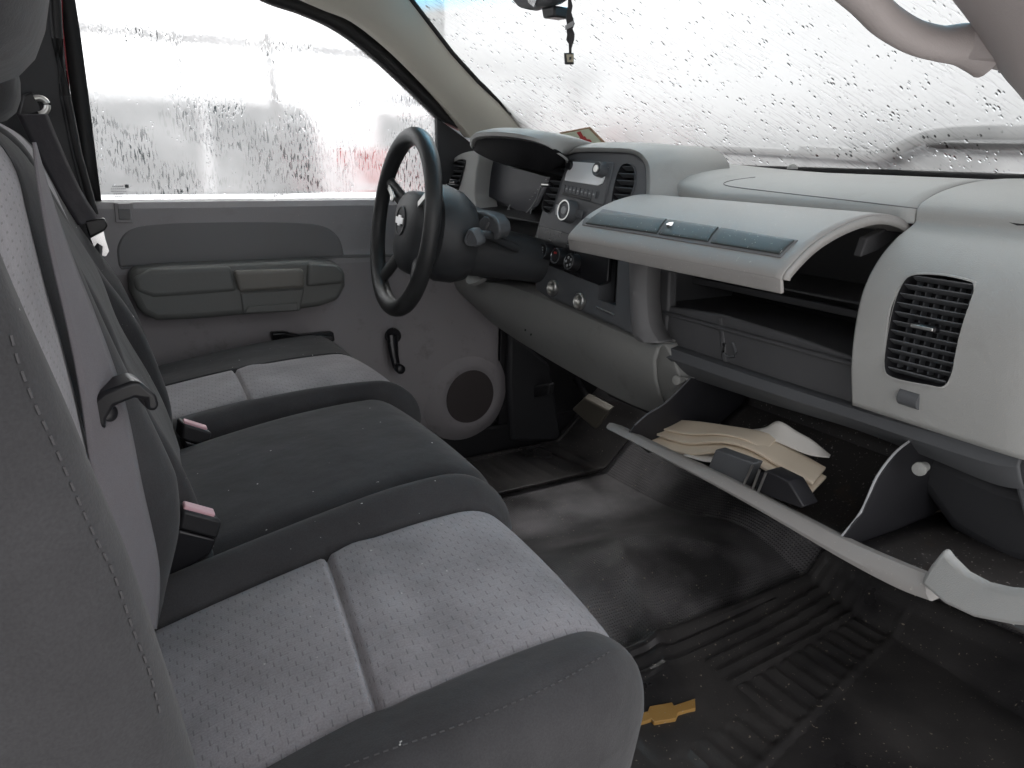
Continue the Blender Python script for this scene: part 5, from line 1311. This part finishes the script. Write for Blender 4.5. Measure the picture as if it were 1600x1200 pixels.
car('parked_car', 'silver low car at the rear corner of the side window', 'car', (-1.9, 3.6, GZ), math.radians(80), P_sil, 4.4, 1.42)
car('parked_suv', 'red high vehicle ahead, just above the windshield sticker', 'car', (5.9, 7.2, GZ), math.radians(200), P_redc, 4.5, 1.95, kind='suv')
car('parked_suv', 'dark high vehicle ahead to the right of the red one', 'car', (8.6, 7.6, GZ), math.radians(170), P_dk, 4.6, 1.85, kind='suv')
car('parked_suv', 'dark tall vehicle ahead at the left windshield corner', 'car', (4.6, 9.5, GZ), math.radians(100), P_dk, 4.6, 2.3, kind='suv')
car('parked_suv', 'silver grey vehicle ahead at the middle of the windshield', 'car', (9.8, 5.4, GZ), math.radians(120), P_sil, 4.8, 1.95, kind='suv')
car('parked_car', 'white car ahead toward the right end of the windshield', 'car', (9.4, 3.2, GZ), math.radians(100), P_white, 4.6, 1.7)
car('parked_suv', 'dark vehicle ahead behind the grab handle side of the windshield', 'car', (11.5, .8, GZ), math.radians(95), P_dk, 4.6, 2.0, kind='suv')
# fence and pole
fe = thing('yard_fence', 'tall wire yard fence with a dark top rail beyond the side window', 'fence', (0, 9, GZ))
zt_ = U(300, 60, 'y', 9.6).z
box('top_rail', (0, 9.6, zt_), (16, .10, .12), M_trimdark, fe, bevel=.01)
for k in range(6): box('fence_post', (-7.5 + k * 3, 9.62, (zt_ + GZ) / 2), (.08, .08, zt_ - GZ), M_trimdark, fe, bevel=.01)
po = tube('utility_pole', [U(440, 330, 'y', 4.9).lerp(Vector((0, 0, 0)), 0) * 1.0, U(416, 55, 'y', 5.0)], .045, M_trimdark)
po2 = None
bpy.data.objects.remove(po)
pb0 = U(452, 310, 'y', 3.0); pt0 = U(415, 50, 'y', 3.0)
po = tube('leaning_pole', [pt0 + (pb0 - pt0) * ((pt0.z + .75) / (pt0.z - pb0.z)), pt0], .025, M_trimdark)
tag(po, 'thin dark leaning pole outside the middle of the side window', 'pole')
# truck bonnet + cowl + wipers
bn = thing('truck_bonnet', 'wet red bonnet below the windshield', 'bonnet', (1.9, 0, .6))
grid('bonnet_skin', [[Vector((x_, y, .74 - .10 * ((x_ - 1.38) / 1.2) ** 1.5 - .05 * (y / .8) ** 2)) for y in np.linspace(-.82, .82, 20)] for x_ in np.linspace(1.38, 2.6, 16)], M_red, bn, solid=.01)
cw = grid('cowl_panel', [[Vector((x_ - .30 * (y / .78) ** 2, y, .765 - .3 * (x_ - 1.33))) for y in np.linspace(-.8, .8, 24)] for x_ in np.linspace(1.33, 1.46, 4)], M_black, None, solid=.01)
tag(cw, 'black plastic cowl at the base of the windshield', 'cowl')
def on_ws(px, py, off=.02):
    # intersect with the windshield surface numerically
    d = RW @ np.array([px - 800, py - 600, FPX]); best = None
    lo, hi = .5, 3.0
    for it in range(60):
        m_ = (lo + hi) / 2; p = CAM + d / np.linalg.norm(d) * m_
        y = p[1]; q = 1 - (y / .78) ** 2; xb = 1.00 + .30 * q; zb = .845 - .045 * q; xt = .50 + .13 * q; z1_ = 1.27 + .03 * q
        v = (p[2] - zb) / (z1_ - zb); xs_ = xb + (xt - xb) * v
        if p[0] < xs_: lo = m_
        else: hi = m_
    return Vector(p) + Vector((.6, 0, .8)) * off
for lab, A_, B_, arm in (('longer wiper blade lying along the middle of the windshield base', (1095, 240), (1384, 258), None),
                         ('shorter wiper blade at the right end of the windshield base', (1442, 240), (1640, 246), [(1362, 262), (1400, 248), (1440, 234), (1500, 229), (1640, 232)])):
    wi = thing('wiper', lab, 'wiper', on_ws(*A_), 'windshield wipers')
    p0 = [on_ws(A_[0] + (B_[0] - A_[0]) * k / 10, A_[1] + (B_[1] - A_[1]) * k / 10, .02) for k in range(11)]
    tube('wiper_blade', p0, [.003] + [.0055] * 9 + [.003], M_stack, wi, n=8)
    if arm: tube('wiper_arm', cr([on_ws(a, c, .030) for a, c in arm], 4), .011, M_stack, wi, n=8)
    else: tube('wiper_arm', [on_ws(1240, 250, .03), on_ws(1384, 262, .03), on_ws(1384, 262, .03) + Vector((.06, -.02, -.03))], .007, M_black, wi, n=8)
